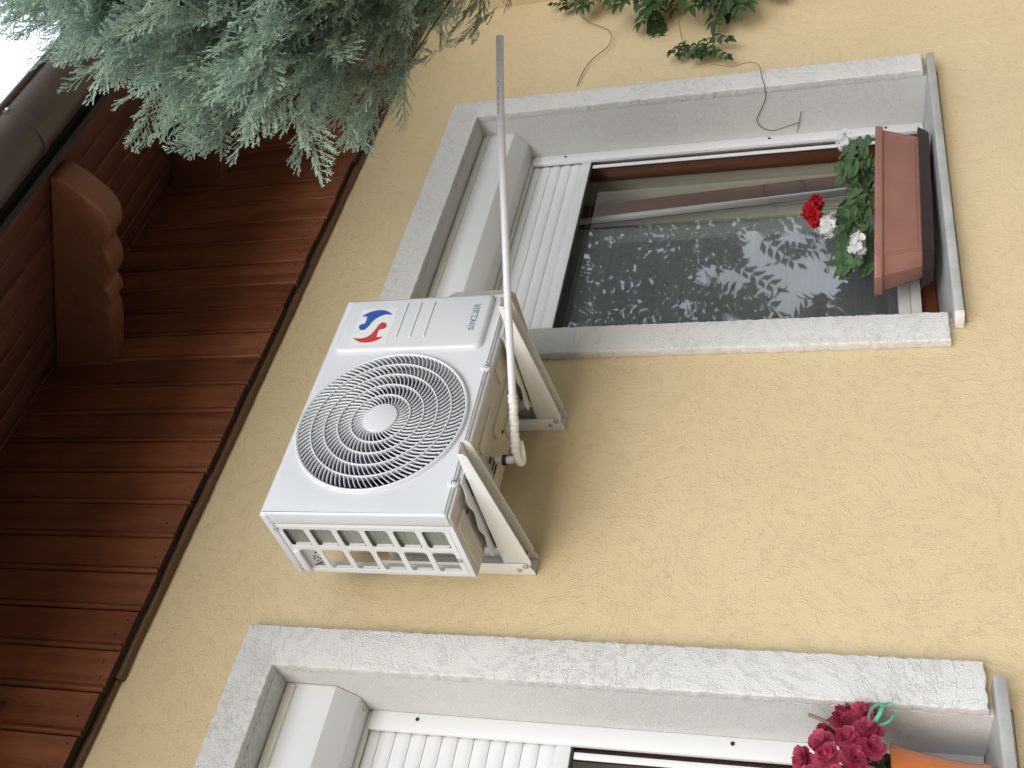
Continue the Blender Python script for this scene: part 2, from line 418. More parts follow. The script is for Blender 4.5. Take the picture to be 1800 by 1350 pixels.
filled([[(-6, GZ-.3), (WX1, GZ-.3), (WX1, 3.6), (-6, 3.6)]]+holes, .34, 0, lambda a, b, d: (a, .17+d, b), 'wall', 'stucco', hw)
MB().box(WX1, 8, -.42, .33, GZ-.3, 2.5).build('wall_return', 'stucco', hw, bevel=.008)

def window(key, label, group, drop, n_slat, name='window'):
    w = WIN[key]; x0, x1, it, zb = w['i0'], w['i1'], w['it'], w['zb']; cx = (x0+x1)/2
    t = thing(name, label, 'window', (cx, .1, zb), group)
    U = [(w['o0'], zb), (x0, zb), (x0, it), (x1, it), (x1, zb), (w['o1'], zb), (w['o1'], w['zt']), (w['o0'], w['zt'])]
    su = filled([dense(U, .009, .0011)], .031, .0045, lambda a, b, d: (a, -.0145+d, b), 'plaster_surround', 'trim', t)
    rv = MB()
    rv.box(x0-.019, x0, -.0005, .34, zb-.04, it+.019); rv.box(x1, x1+.019, -.0005, .34, zb-.04, it+.019)
    rv.build('reveal', 'reveal', su)
    MB().box(x0, x1, -.0005, .34, it, it+.019).build('lintel_soffit', 'trim', su)
    # sheet-metal sill with a turned-down front edge and plastic end caps
    s0, s1 = x0-.030, x1+.068
    prof = [(.30, zb-.001), (-.050, zb-.012), (-.056, zb-.016), (-.056, zb-.038), (-.053, zb-.038), (-.053, zb-.019), (-.047, zb-.016), (.30, zb-.006)]
    sl = MB().extr(prof, s0+.010, s1, lambda a, b, d: (d, a, b)).build('sill', 'sill', t, bevel=.0012, segs=2)
    MB().box(s0-.012, s0+.0098, -.055, .0, zb-.040, zb-.014).build('sill_end_cap', 'sillcap', sl, bevel=.002)
    MB().box(x0-.018, x1+.018, .006, .30, zb-.049, zb-.021).build('sill_bed', 'reveal', t)
    # roller shutter
    yf = .070
    prof = [(yf, it-.002), (yf, 1.1270), (.125, 1.0780), (.216, 1.0780), (.29, 1.0780), (.29, it-.002)]
    rs = MB().extr(prof, x0+.004, x1-.004, lambda a, b, d: (d, a, b)).build('shutter_box', 'alu', t, bevel=.0015, segs=2)
    MB().box(x0+.003, x1-.003, yf-.004, yf+.006, it-.030, it-.004).build('top_strip', 'alu2', rs, bevel=.0015)
    MB().box(x0+.003, x1-.003, yf-.0018, yf+.004, it-.0345, it-.0325).build('top_bead', 'alu2', rs, bevel=.0006)
    MB().box(x0+.003, x1-.003, .198, .212, 1.0660, 1.0776).build('bottom_strip', 'alu2', rs, bevel=.002)
    for xe in (x0+.0035, x1-.0035):
        pr = [(yf-.003, it-.004), (yf-.003, 1.1255), (.124, 1.0755), (.214, 1.0755), (.214, 1.082), (.127, 1.082), (yf+.004, 1.1295), (yf+.004, it-.004)]
        sg = 1 if xe < cx else -1
        MB().extr(pr, xe-.0015, xe+.0015, lambda a, b, d: (d, a, b)).build('end_plate', 'alu2', rs)
        MB().lathe([(0, .0016), (.004, .0014), (.0045, 0)], (xe+sg*.014, .165, 1.0780), (0, 0, -1), 12).build('screw', 'zinc', rs, smooth=True)
    # curtain of slats
    pitch = .0446; ys = .214
    P = []
    for k in range(9):
        u = k/8; P.append((ys+.0062-.0045*math.sin(math.pi*min(1, u*1.12))**.7 if u < .9 else ys+.0062, u*(pitch-.0016)))
    P += [(ys+.013, pitch-.0016), (ys+.013, 0)]
    base = bpy.data.meshes.new('slat')
    mb = MB().extr(P, -(x1-x0)/2+.05, (x1-x0)/2-.05, lambda a, b, d: (d, a-ys, b))
    base.from_pydata(mb.v, [], mb.f)
    bm = bmesh.new(); bm.from_mesh(base); bmesh.ops.recalc_face_normals(bm, faces=bm.faces); bm.to_mesh(base); bm.free()
    for pp in base.polygons: pp.use_smooth = True
    base.set_sharp_from_angle(angle=R(30)); base.materials.append(M['alu'])
    cu = MB().box(x0+.04, x1-.04, ys+.0135, ys+.017, drop+.01, 1.09).build('shutter_curtain', 'gap', t)
    for k in range(n_slat):
        o = bpy.data.objects.new('slat', base); COL.objects.link(o); o.parent = cu; TOP[o] = TOP[t]
        o.location = Vector((cx, ys, drop+.042+k*pitch)) - TOP[t]
    MB().box(x0+.05, x1-.05, ys-.003, ys+.016, drop, drop+.0405).build('bottom_bar', 'alu', cu, bevel=.0018)
    MB().box(x0+.05, x1-.05, ys+.001, ys+.014, drop-.006, drop-.0004).build('rubber_seal', 'rubber', cu)
    for sgn, xe in ((1, x0), (-1, x1)):
        a, b = sorted((xe+sgn*.0005, xe+sgn*.053))
        gr = MB().box(a, b, .196, .2115, zb-.003, 1.0655).build('guide_rail', 'alu', t, bevel=.0015)
        for zz in (.930, .10, zb+.13):
            MB().lathe([(0, 0), (.0052, 0), (.0052, .002), (0, .002)], (xe+sgn*.018, .1957, zz), (0, -1, 0), 14).build('screw_hole', 'gap', gr)
        MB().box(*sorted((xe+sgn*.0536, xe+sgn*.070)), .224, .238, zb+.0, drop).build('dark_gap_strip', 'gap', gr)  # black strip painted in for the shaded gap beside the rail
        MB().box(*sorted((xe+sgn*.062, xe+sgn*.080)), .218, .2236, zb+.002, drop-.008).build('screen_channel', 'alu', gr, bevel=.001)
    # insect screen frame along the bottom, the screen itself, brown frame, glass
    sf = MB().box(x0+.08, x1-.08, .219, .232, zb+.051, zb+.083).build('screen_frame', 'alu', t, bevel=.002)
    MB().box(x0+.08, x1-.08, .2215, .232, zb+.0845, zb+.122).build('screen_rail', 'alu', sf, bevel=.002)
    MB().quad((x0+.09, .293, zb+.072), (x1-.405, .293, zb+.072), (x1-.385, .293, 1.0), (x0+.09, .293, 1.0)).build('net_curtain', 'screen', t)
    fr = MB()
    fr.box(x0, x0+.09, .255, .32, zb, 1.09); fr.box(x1-.045, x1, .255, .32, zb, 1.09)
    fr.box(x0+.09, x1-.045, .2555, .3195, zb, zb+.075); fr.box(x0+.09, x1-.045, .2555, .3195, 1.0, 1.09)
    fo = fr.build('frame', 'frame', t, bevel=.004)
    mid = cx
    MB().quad((x0+.1, .284, zb+.07), (x1-.04, .284, zb+.07), (x1-.04, .284, 1.05), (x0+.1, .284, 1.05)).build('glass_pane', 'glass', t)
    return t

wr = window('r', 'window behind the air conditioner with a geranium box and a partly lowered white shutter', 'white shuttered windows', .8185, 5)
wl = window('l', 'window in the corner with a begonia pot on its sill and shutter half lowered', 'white shuttered windows', .5035, 12)
# what one sees through the right window: a tilted inner sash and curtain in a dim room
w = WIN['r']
def sash(y0, lean, xa, xb, mat, name, wd, par, th=.04):
    mb = MB()
    def bx(a, b, z0, z1):
        k = lambda z: y0 + lean*(z-w['zb'])
        mb.add([(a, k(z0), z0), (b, k(z0), z0), (b, k(z0)+th, z0), (a, k(z0)+th, z0), (a, k(z1), z1), (b, k(z1), z1), (b, k(z1)+th, z1), (a, k(z1)+th, z1)],
               [(0, 3, 2, 1), (4, 5, 6, 7), (0, 1, 5, 4), (1, 2, 6, 5), (2, 3, 7, 6), (3, 0, 4, 7)])
    bx(xb-wd, xb, w['zb']+.08, 1.05); bx(xa, xa+wd, w['zb']+.08, 1.05); bx(xa+wd, xb-wd, w['zb']+.08, w['zb']+.15)
    return mb.build(name, mat, par, bevel=.003)
sa = sash(.322, .055, 2.02, 2.985, 'frame', 'tilted_sash', .085, wr)
sash(.320, .055, 2.105, 2.900, 'alu', 'glazing_bead', .022, sa, .02)
def drape(x0, x1, y, amp, wl_, name, mat, par, z0=-.6, z1=1.3):
    xs = np.linspace(x0, x1, 140); mb = MB()
    yy = [y + amp*math.sin((x-x0)/wl_*2*math.pi + .8*math.sin((x-x0)*9)) for x in xs]
    mb.add([(x, q, z0) for x, q in zip(xs, yy)]+[(x+.02, q, z1) for x, q in zip(xs, yy)], [(i, i+1, 141+i, 140+i) for i in range(139)])
    return mb.build(name, mat, par, smooth=True)
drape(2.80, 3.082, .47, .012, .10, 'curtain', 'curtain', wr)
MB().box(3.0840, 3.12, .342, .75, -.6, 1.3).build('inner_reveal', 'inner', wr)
drape(-.62, .5, .62, .03, .13, 'curtain', 'curtain', wl)
for k_, w_ in WIN.items():
    mb = MB(); a, b = w_['i0']-.5, w_['i1']+.45
    mb.quad((a, 3.4, GZ), (b, 3.4, GZ), (b, 3.4, 1.6), (a, 3.4, 1.6))
    mb.quad((b, 3.4, GZ), (b, .345, GZ), (b, .345, 1.6), (b, 3.4, 1.6)); mb.quad((a, .345, 1.6), (a, 3.4, 1.6), (b, 3.4, 1.6), (b, .345, 1.6))
    mb.quad((a, .345, GZ), (b, .345, GZ), (b, 3.4, GZ), (a, 3.4, GZ))  # left wall omitted: an added opening that lets skylight brighten the inside
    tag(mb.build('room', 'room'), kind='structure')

# ------------------------------------------------------------------ wooden cladding under the eaves
cl = thing('wood_cladding', 'dark reddish vertical board cladding on the wall under the eaves', 'cladding', (1.5, -.03, 1.74))
PW = .1246
prof = [(.0022, -.030), (.0022, -.044), (.0040, -.0485), (.0070, -.0515), (.0105, -.0530), (.0140, -.0515), (.0165, -.0475), (.0178, -.0440), (.0205, -.0440), (.0230, -.0490), (.0250, -.0500), (.1180, -.0500), (.1215, -.0480), (.1228, -.0440), (.1228, -.030)]
bmesh_ = bpy.data.meshes.new('board'); mb = MB().extr(prof, 0, .92, lambda a, b, d: (a, b, d)); bmesh_.from_pydata(mb.v, [], mb.f)
bm = bmesh.new(); bm.from_mesh(bmesh_); bmesh.ops.recalc_face_normals(bm, faces=bm.faces); bm.to_mesh(bmesh_); bm.free()
bmesh_.materials.append(M['cladding']); bmesh_.materials.append(M['endgrain'])
for p_ in bmesh_.polygons:
    if abs(p_.normal.z) > .9: p_.material_index = 1  # end grain, painted near-black to read as the dark gap under the boards
for k in range(-17, 30):
    o = bpy.data.objects.new('board', bmesh_); COL.objects.link(o); o.parent = cl; TOP[o] = TOP[cl]
    o.location = Vector((.3349+PW*k, random.uniform(-.0012, .0012), 1.7405+random.uniform(-.006, .005))) - TOP[cl]
    o.rotation_euler = (0, random.uniform(-.0025, .0025), 0)
nl = bpy.data.meshes.new('nail'); mb = MB().lathe([(0, .0016), (.0022, .0014), (.0030, .0004), (.0030, -.001)], (0, 0, 0), (0, -1, 0), 10)
nl.from_pydata(mb.v, [], mb.f); nl.materials.append(M['endgrain'])
for o_ in [o for o in cl.children if o.name.startswith('board')]:
    for dx, dz in ((.045, .034), (.098, .030)):
        if random.random() < .35: continue
        n_ = bpy.data.objects.new('nail', nl); COL.objects.link(n_); n_.parent = o_; TOP[n_] = TOP[cl]; n_.location = (dx+random.uniform(-.008, .008), -.0501, dz+random.uniform(-.012, .012))
def strip(xa, xb, za, zb_, y0, y1):
    n = 40; mb = MB(); vs = []
    for i in range(n+1):
        x = xa+(xb-xa)*i/n; j = random.gauss(0, .0012)
        vs += [(x, y0, za+j), (x, y1, za+j*.6), (x, y1, zb_), (x, y0, zb_+j)]
    fs = [(4*i+k, 4*i+(k+1) % 4, 4*i+4+(k+1) % 4, 4*i+4+k) for i in range(n) for k in range(4)] + [(0, 1, 2, 3), (4*n+3, 4*n+2, 4*n+1, 4*n)]
    mb.add(vs, fs); return mb.build('batten', 'batten', cl)
strip(.515, 2.05, 1.722, 1.7435, -.024, -.0015); strip(2.055, 4.03, 1.724, 1.745, -.0235, -.0015); strip(-1.8, .512, 1.7300, 1.748, -.017, -.0015)
MB().box(-6, 4.03, -.0290, -.002, 1.7505, 2.62).build('backing', 'black', cl)

# ------------------------------------------------------------------ roof overhang: sloping soffit boards on carved rafters
SD = Vector((0, -.79, -.49)).normalized(); SN = Vector((0, -SD.z, SD.y))          # down the slope; SN points up and out
if SN.z < 0: SN = -SN
P0 = Vector((0, -.06, 2.5787))
ro = thing('roof_overhang', 'dark brown boarded roof overhang on carved rafter ends', 'roof overhang', (1.5, -.45, 2.1))
def on_slope(x, s, h): v = P0 + SD*s + SN*h; return (x, v.y, v.z)
edges = [.957, .823, .686, .549, .417, .28, .143, .006, -.12]
xs = (-1.6, 1.9, 5.2)
for a, b in zip(edges[1:], edges[:-1]):
    cut = random.uniform(2.2, 2.9)
    for xa, xb in ((-6.0, cut-.001), (cut+.001, 7.5)):
        g = .0025; j = random.uniform(-.001, .001)
        mb = MB().extr([(a+g, .0+j), (b-g, .0+j), (b-g, .019), (a+g, .019)], xa, xb, lambda s, h, x: on_slope(x, s, h))
        mb.build('soffit_board', 'soffit', ro, bevel=.0035, segs=2)
mb = MB().extr([(-.9, .021), (.975, .021), (.975, .045), (-.9, .045)], -6.0, 7.5, lambda s, h, x: on_slope(x, s, h))  # unseen roof slab, added above the soffit to block light
mb.build('roof_deck', 'black', ro)
for k in range(5):
    s1 = 1.00-.36*k
    MB().extr([(s1-.40, .050+.0), (s1, .075), (s1, .095), (s1-.40, .068)], -6.0, 7.5, lambda s, h, x: on_slope(x, s, h)).build('tile_course', 'rooftile', ro)
MB().box(-6.0, 7.5, -.893, -.873, 2.065, 2.17).build('fascia', 'black', ro)
raw = [(-.8507, 2.0918), (-.8460, 2.060), (-.8185, 2.0350), (-.7658, 2.0030), (-.7039, 1.9800), (-.6560, 1.9860), (-.6121, 2.0128), (-.5804, 2.0500), (-.5588, 2.0640), (-.5250, 2.0690), (-.4918, 2.0773), (-.4481, 2.1040), 'c',
       (-.4039, 2.1540), (-.3839, 2.1510), (-.3600, 2.1560), (-.3371, 2.1680), 'c', (-.3131, 2.2020), (-.2759, 2.2080), (-.2359, 2.2261), (-.1764, 2.2580), (-.0584, 2.3281)]
segs_ = [[]]
for q in raw:
    if q == 'c': segs_.append([segs_[-1][-1]] if 0 else []); continue
    segs_[-1].append(q)
prof = []
for sg in segs_:
    n = len(sg)
    for i in range(n-1):
        p0, p1, p2, p3 = (Vector(sg[max(i-1, 0)]), Vector(sg[i]), Vector(sg[i+1]), Vector(sg[min(i+2, n-1)]))
        for j in range(5):
            u = j/5; prof.append(tuple(.5*((2*p1)+(p2-p0)*u+(2*p0-5*p1+4*p2-p3)*u*u+(3*p1-p0-3*p2+p3)*u**3)))
    prof.append(sg[-1])
top = lambda y: P0.z + (y-P0.y)*(SD.z/SD.y)
prof = prof + [(.0, 2.362), (.0, top(0)-.002), (-.84, top(-.84)-.002)]
for xr in (.640, 1.692, 2.745, 3.797):
    filled([prof], .098, .010, lambda a, b, d: (xr+.049+d, a, b), 'rafter', 'rafter', ro, res=3)

# ------------------------------------------------------------------ gutter
gt = thing('roof_gutter', 'dark brown half-round metal gutter along the roof edge', 'gutter', (1.5, -.985, 2.045))
gy, gz, gr_ = -.985, 2.130, .085
arc = [(gy+gr_*math.cos(R(a)), gz+gr_*math.sin(R(a))) for a in range(180, 361, 6)]
arc_i = [(gy+(gr_-.0025)*math.cos(R(a)), gz+(gr_-.0025)*math.sin(R(a))) for a in range(360, 179, -6)]
MB().extr(arc+arc_i, -6.0, 7.5, lambda a, b, d: (d, a, b)).build('trough', 'gutter', gt, smooth=True)
MB().tube([(-6.0, gy-gr_-.004, gz+.004), (7.5, gy-gr_-.004, gz+.004)], .0105, 14).build('front_bead', 'gutter', gt, smooth=True)
for xk in (1.715, 2.62):
    o_ = [(gy+(gr_+.0035)*math.cos(R(a)), gz+(gr_+.0035)*math.sin(R(a))) for a in range(176, 366, 6)]
    i_ = [(gy+(gr_+.0006)*math.cos(R(a)), gz+(gr_+.0006)*math.sin(R(a))) for a in range(365, 175, -6)]
    st = MB().extr(o_+i_, xk, xk+.027, lambda a, b, d: (d, a, b)).build('strap', 'gutter', gt, smooth=True)
    MB().lathe([(0, .0035), (.005, .003), (.006, 0)], (xk+.013, gy-gr_-.0030, gz-.022), (-1*0, -1, -.15), 12).build('rivet', 'zinc', st, smooth=True)

# ================================================================== air conditioner outdoor unit
X0, X1, Z0, Z1, YF, YB = .7993, 1.5753, .7255, 1.2279, -.4029, -.140
FC = (1.102, .9800); FR = .2270
ac = thing('air_conditioner', 'white outdoor air conditioner unit with round fan grille on wall brackets', 'air conditioner', ((X0+X1)/2, (YF+YB)/2, Z0-.03))
fp = filled([rrect(X0, X1, Z0, Z1, .004, 2), circ(*FC, FR, 96)], .046, .007, lambda a, b, d: (a, YF+.023+d, b), 'front_panel', 'ac', ac, res=3)
# slim folded lip and screw tabs along the lower edge of the front
MB().box(X0+.006, X1-.006, YF+.010, YF+.024, Z0-.006, Z0+.004).build('lower_lip', 'ac', fp, bevel=.002)
for xs_ in (.896, 1.2815):
    filled([rrect(xs_-.011, xs_+.011, Z0-.010, Z0+.020, .0105, 5)], .012, .003, lambda a, b, d: (a, YF-.0008+d, b), 'screw_tab', 'ac', fp)
def screw(p, ax, par, r=.0062):
    c = Vector(p); a = Vector(ax).normalized()
    o = MB().lathe([(0, .0042), (r*.45, .0042), (r*.46, .0026), (r*.55, .0042), (r*.9, .0030), (r, .0012), (r*1.25, .0012), (r*1.3, -.001)], c, a, 14).build('screw', 'zinc', par, smooth=True)
    return o
screw((.896, YF-.0065, Z0-.0002), (0, -1, 0), fp); screw((1.2815, YF-.0065, Z0-.0002), (0, -1, 0), fp)
# lid
ld = MB().box(X0-.0025, X1+.0025, YF+.004, YB+.004, Z1-.020, Z1+.0035).build('lid', 'ac', ac, bevel=.0055, segs=3)
# side panel with twelve openings, back flange and grip
hol = []
for k in range(6):
    zt_ = 1.1945-.0765*k
    hol.append(rrect(-.3345, -.2625, zt_-.0605, zt_, .008, 4))
    if k: hol.append(rrect(-.2440, -.1600, zt_-.0605, zt_, .008, 4))
hol.append(rrect(-.2440, -.1560, 1.134, 1.1810, .008, 4))
sp = filled([rrect(YF+.0465, YB, Z0-.004, Z1-.0205, .003, 2)]+hol, .0030, .0008, lambda a, b, d: (X0+.0022+d, a, b), 'side_panel', 'ac2', ac)
for hk in hol:
    ys_ = [q[0] for q in hk]; zs_ = [q[1] for q in hk]; y1_ = max(ys_)
    MB().box(X0+.0035, X0+.012, y1_+.0006, y1_+.0022, min(zs_)+.008, max(zs_)-.008).build('turned_edge', 'ac2', sp)
MB().box(X0-.0012, X0+.0006, YF+.0520, YF+.0560, Z0+.008, Z1-.030).build('fold_ridge', 'ac2', sp, bevel=.0008)
MB().box(X0-.0004, X0+.0006, -.3400, -.1480, Z0+.012, Z0+.0135).build('lower_crease', 'ac2', sp)
slots = [rrect(X0+.010, X0+.020, Z0+.030+.078*k, Z0+.075+.078*k, .0045, 3) for k in range(6)]
filled([rrect(X0+.0045, X0+.034, Z0, Z1-.025, .002, 2)]+slots, .0020, .0005, lambda a, b, d: (a, YB-.0012+d, b), 'back_flange', 'ac2', sp)
gp = filled([rrect(-.2440, -.1500, 1.180, 1.2020, .009, 4)], .012, .004, lambda a, b, d: (X0-.0010+d, a, b), 'grip', 'ac2', sp)
MB().add([(X0+.004, -.2425, 1.1835), (X0+.004, -.1575, 1.1835), (X0+.030, -.1600, 1.148), (X0+.030, -.2360, 1.148), (X0+.014, -.2425, 1.1725), (X0+.014, -.1580, 1.1725)], [(0, 1, 5, 4), (4, 5, 2, 3)]).build('grip_scoop', 'ac2', gp, smooth=True)
for a_, u_ in ((-.190, .25), (-.180, .45), (-.180, .15), (-.170, .6), (-.168, .3), (-.200, .5)):
    MB().lathe([(0, 0), (.0026, 0), (.0026, .0008), (0, .0008)], (X0+.0135+.016*u_, a_, 1.1725-.0245*u_), (-.8, 0, -.55), 10).build('vent_hole', 'gap', gp)
for a_, b_ in ((-.338, 1.2085), (-.162, 1.2065), (-.2155, Z0+.018)): screw((X0-.001, a_, b_), (-1, 0, 0), sp, .0055)
# closed compressor side
MB().box(X1-.0035, X1-.0008, YF+.0465, YB, Z0-.004, Z1-.0205).build('right_panel', 'ac2', ac, bevel=.001)
MB().box(1.345, X1-.004, YB-.003, YB, Z0, Z1-.0205).build('back_panel', 'ac2', ac)
MB().box(1.345, 1.348, YF+.047, YB-.0035, Z0+.02, Z1-.021).build('partition', 'ac2', ac)
# finned coil bent round the corner
path = [(X0+.022, YF+.052), (X0+.022, -.262)] + [(X0+.022+.055-.055*math.cos(R(a)), -.262+.055*math.sin(R(a))) for a in range(10, 91, 10)] + [(1.34, -.207)]
def ribbon(path, th, z0, z1, name, mat, par, off=0):
    L_, R_ = [], []
    for i, p in enumerate(path):
        a = Vector(path[max(i-1, 0)]); b = Vector(path[min(i+1, len(path)-1)]); t_ = (b-a).normalized(); n_ = Vector((-t_.y, t_.x))
        p = Vector(p)+n_*off; L_.append(p+n_*th/2); R_.append(p-n_*th/2)
    return MB().extr([(q.x, q.y) for q in L_]+[(q.x, q.y) for q in R_[::-1]], z0, z1, lambda a, b, d: (a, b, d)).build(name, mat, par, smooth=True)
co = ribbon(path, .020, Z0+.022, Z1-.024, 'coil', 'coil', ac)
for k in range(6):
    for dz in (-.026, .013):
        z_ = 1.1645-.0765*k+dz+random.uniform(-.004, .004)
        ribbon(path[:-1], .0226, z_, z_+.0011, 'fin_seam', 'zinc', co)
# fan, shroud
MB().lathe([(FR+.006, .046), (FR-.002, .060), (FR-.004, .085), (FR+.002, .110)], (FC[0], YF, FC[1]), (0, 1, 0), 72).build('shroud', 'ac2', ac, smooth=True)
MB().box(X0+.045, 1.3445, -.2205, -.2185, Z0+.02, Z1-.022).build('chamber_shade_sheet', 'dark', ac)  # dark sheet added in front of the coil so the fan chamber looks shaded
fan = MB()
for k in range(3):
    nt, nr = 18, 8; vs = []
    for i in range(nt+1):
        for j in range(nr+1):
            r = .040+.170*j/nr; th = R(-60+120*k) + R(98)*(i/nt)*(1-.12*(j/nr)) + R(28)*(j/nr)**1.5
            vs.append((FC[0]+r*math.cos(th), YF+.055+.055*(i/nt)+.012*math.sin(math.pi*j/nr), FC[1]+r*math.sin(th)))
    fan.add(vs, [(i*(nr+1)+j, i*(nr+1)+j+1, (i+1)*(nr+1)+j+1, (i+1)*(nr+1)+j) for i in range(nt) for j in range(nr)])
fan.lathe([(0, -.004), (.042, 0), (.052, .012), (.052, .075), (0, .075)], (FC[0], YF+.040, FC[1]), (0, 1, 0), 36)
fan.build('fan', 'navy', ac, smooth=True)
# grille: rim, rings, hub cap and several hundred swept blades
g = MB().lathe([(FR+.0005, .030), (FR+.0005, .000), (FR+.0020, -.0075), (FR+.0060, -.0105), (FR+.0095, -.0085), (FR+.0120, -.0010), (FR+.0135, .0035)], (FC[0], YF, FC[1]), (0, 1, 0), 120).build('fan_grille', 'ac', ac, smooth=True)
radii = [.0475, .0815, .1185, .1560, .1930, FR+.001]
for r in radii[1:-1]:
    MB().lathe([(r-.0020, .004), (r-.0020, -.0112), (r-.0009, -.0126), (r+.0009, -.0126), (r+.0020, -.0112), (r+.0020, .004), (r-.0020, .004)], (FC[0], YF, FC[1]), (0, 1, 0), 110).build('ring', 'ac', g, smooth=True)
MB().lathe([(0, -.0150), (.0435, -.0148), (.0468, -.0135), (.0482, -.0105), (.0482, .006)], (FC[0], YF, FC[1]), (0, 1, 0), 64).build('hub_cap', 'ac', g, smooth=True)
V, F = [], []
cnt = [38, 50, 66, 82, 96]; sweep = [.26, .205, .165, .140, .105]
for zi in range(5):
    ra, rb = radii[zi], radii[zi+1]; th0 = random.random()
    for k in range(cnt[zi]):
        base = 2*math.pi*k/cnt[zi]+th0; nseg = 5; i0 = len(V)
        for i in range(nseg+1):
            u = i/nseg; r = ra+(rb-ra)*u; th = base+sweep[zi]*(u*.72+.28*u*u)
            t_ = .00130
            dx, dz = -math.sin(th), math.cos(th)
            c_ = (FC[0]+r*math.cos(th), FC[1]+r*math.sin(th))
            y0_, y1_ = YF-.0095, YF-.0010
            lean = .0008
            V += [(c_[0]-dx*t_, y0_, c_[1]-dz*t_), (c_[0]+dx*t_, y0_, c_[1]+dz*t_), (c_[0]+dx*(t_+lean), y1_, c_[1]+dz*(t_+lean)), (c_[0]+dx*(lean-t_), y1_, c_[1]+dz*(lean-t_))]
        for i in range(nseg):
            for q in range(4):
                a, b = i0+4*i+q, i0+4*i+(q+1) % 4; F.append((a, b, b+4, a+4))
bl = mesh_np('grille_blades', V, F, 'ac', g, 4); tag(bl, kind='stuff')
# service cover with emblem, louvre lines and name
CX = YF-.0145
sc = filled([rrect(1.3500, 1.5620, .7580, 1.2030, .024, 6)], .032, .0135, lambda a, b, d: (a, YF+.0015+d, b), 'service_cover', 'ac', ac, res=4)
for z_ in (1.0180, .9765, .9345):
    MB().add(*(lambda pts: (pts, [(0, 1, 5, 4), (1, 2, 6, 5), (2, 3, 7, 6), (0, 4, 7, 3), (0, 3, 2, 1), (4, 5, 6, 7)]))([(1.3935, CX+.001, z_-.0045), (1.5365, CX+.001, z_-.0045), (1.5365, CX+.001, z_+.0045), (1.3935, CX+.001, z_+.0045),
        (1.3965, CX-.0032, z_-.0012), (1.5335, CX-.0032, z_-.0012), (1.5335, CX-.0032, z_+.0012), (1.3965, CX-.0032, z_+.0012)])).build('louvre_line', 'ac', sc, bevel=.0008, segs=2)
filled([rrect(1.3745, 1.5170, 1.0430, 1.1575, .002, 2)], .0006, 0, lambda a, b, d: (a, CX-.0002+d, b), 'sticker', 'sticker', sc)
BLUE = [(1.4885, 1.1514), (1.5018, 1.1355), (1.5096, 1.1162), (1.5116, 1.0951), (1.5061, 1.0756), (1.4892, 1.0529), (1.4919, 1.075), (1.4859, 1.0911), (1.4762, 1.1026), (1.4627, 1.1111), (1.4463, 1.1169), (1.4356, 1.1233), (1.4318, 1.13), (1.4327, 1.1381), (1.4395, 1.1449), (1.448, 1.1471), (1.4547, 1.1428), (1.4579, 1.1322), (1.4695, 1.1315), (1.487, 1.1332)]
RED = [(1.4014, 1.1537), (1.3971, 1.1321), (1.4011, 1.112), (1.4114, 1.1003), (1.4279, 1.0925), (1.4474, 1.0869), (1.4573, 1.082), (1.4591, 1.0726), (1.4535, 1.0639), (1.4441, 1.0601), (1.4355, 1.0622), (1.4314, 1.0716), (1.4308, 1.0785), (1.4227, 1.0803), (1.4008, 1.0795), (1.4007, 1.0591), (1.3883, 1.0729), (1.3811, 1.0919), (1.3804, 1.1127), (1.3867, 1.1324)]
def soften(pts, sharp):
    out = []; n = len(pts)
    for i in range(n):
        p0, p1, p2, p3 = (Vector(pts[(i+k) % n]) for k in (-1, 0, 1, 2))
        if i in sharp: p0 = p1
        if (i+1) % n in sharp: p3 = p2
        for j in range(4):
            u = j/4; out.append(tuple(.5*((2*p1)+(p2-p0)*u+(2*p0-5*p1+4*p2-p3)*u*u+(3*p1-p0-3*p2+p3)*u**3)))
    return out
filled([soften(BLUE, {0, 5, 17, 19})], .0006, 0, lambda a, b, d: (a, CX-.0008+d, b), 'emblem', 'blue', sc)['label'] = 'blue half of the round emblem'
filled([soften(RED, {0, 12, 14, 15})], .0006, 0, lambda a, b, d: (a, CX-.0008+d, b), 'emblem', 'red', sc)['label'] = 'red half of the round emblem'
# the name, in low lettering
adv = [('s', 1.0, .0132), ('i', 1.0, .0080), ('n', 1.0, .0152), ('C', .74, .0148), ('L', .74, .0132), ('a', 1.0, .0142), ('i', 1.0, .0080), ('R', .74, .0150)]
px_ = 1.4125; k_ = .1055/sum(a[2] for a in adv)
for ch, s_, w_ in adv:
    lt = filled(None, .0006, .00045, (lambda ox: lambda a, b, d: (ox+a, CX-.0004+d, .7915+b))(px_), 'letter', 'letter', sc, text=ch, size=.0375*s_)
    px_ += w_*k_
# base pan, stamped ribs, slots, feet
bz = Z0-.0080
bp_ = filled([rrect(X0+.004, X1-.004, YF+.020, YB+.003, .006, 3)], .030, .006, lambda a, b, d: (a, b, bz+.015+d), 'base_pan', 'base', ac)
def stamp(x0, x1, y0, y1, h=.005, r=.012): filled([rrect(x0, x1, y0, y1, min(r, (x1-x0)*.48, (y1-y0)*.48), 4)], h*2, min(.0035, h*.9), lambda a, b, d: (a, b, bz+d), 'stamped_rib', 'base', bp_)
for s_ in ((.812, .872, -.345, -.160), (.980, 1.045, -.36, -.17), (1.055, 1.20, -.345, -.305), (1.16, 1.36, -.285, -.245), (1.23, 1.38, -.215, -.165), (1.475, 1.56, -.36, -.16), (.885, .965, -.345, -.30), (1.30, 1.345, -.37, -.31), (1.06, 1.13, -.205, -.165)): stamp(*s_)
for s_ in ((.8195, .8320, -.325, -.205), (.846, .862, -.30, -.175), (.990, 1.000, -.34, -.19)): stamp(*s_, h=.007, r=.006)
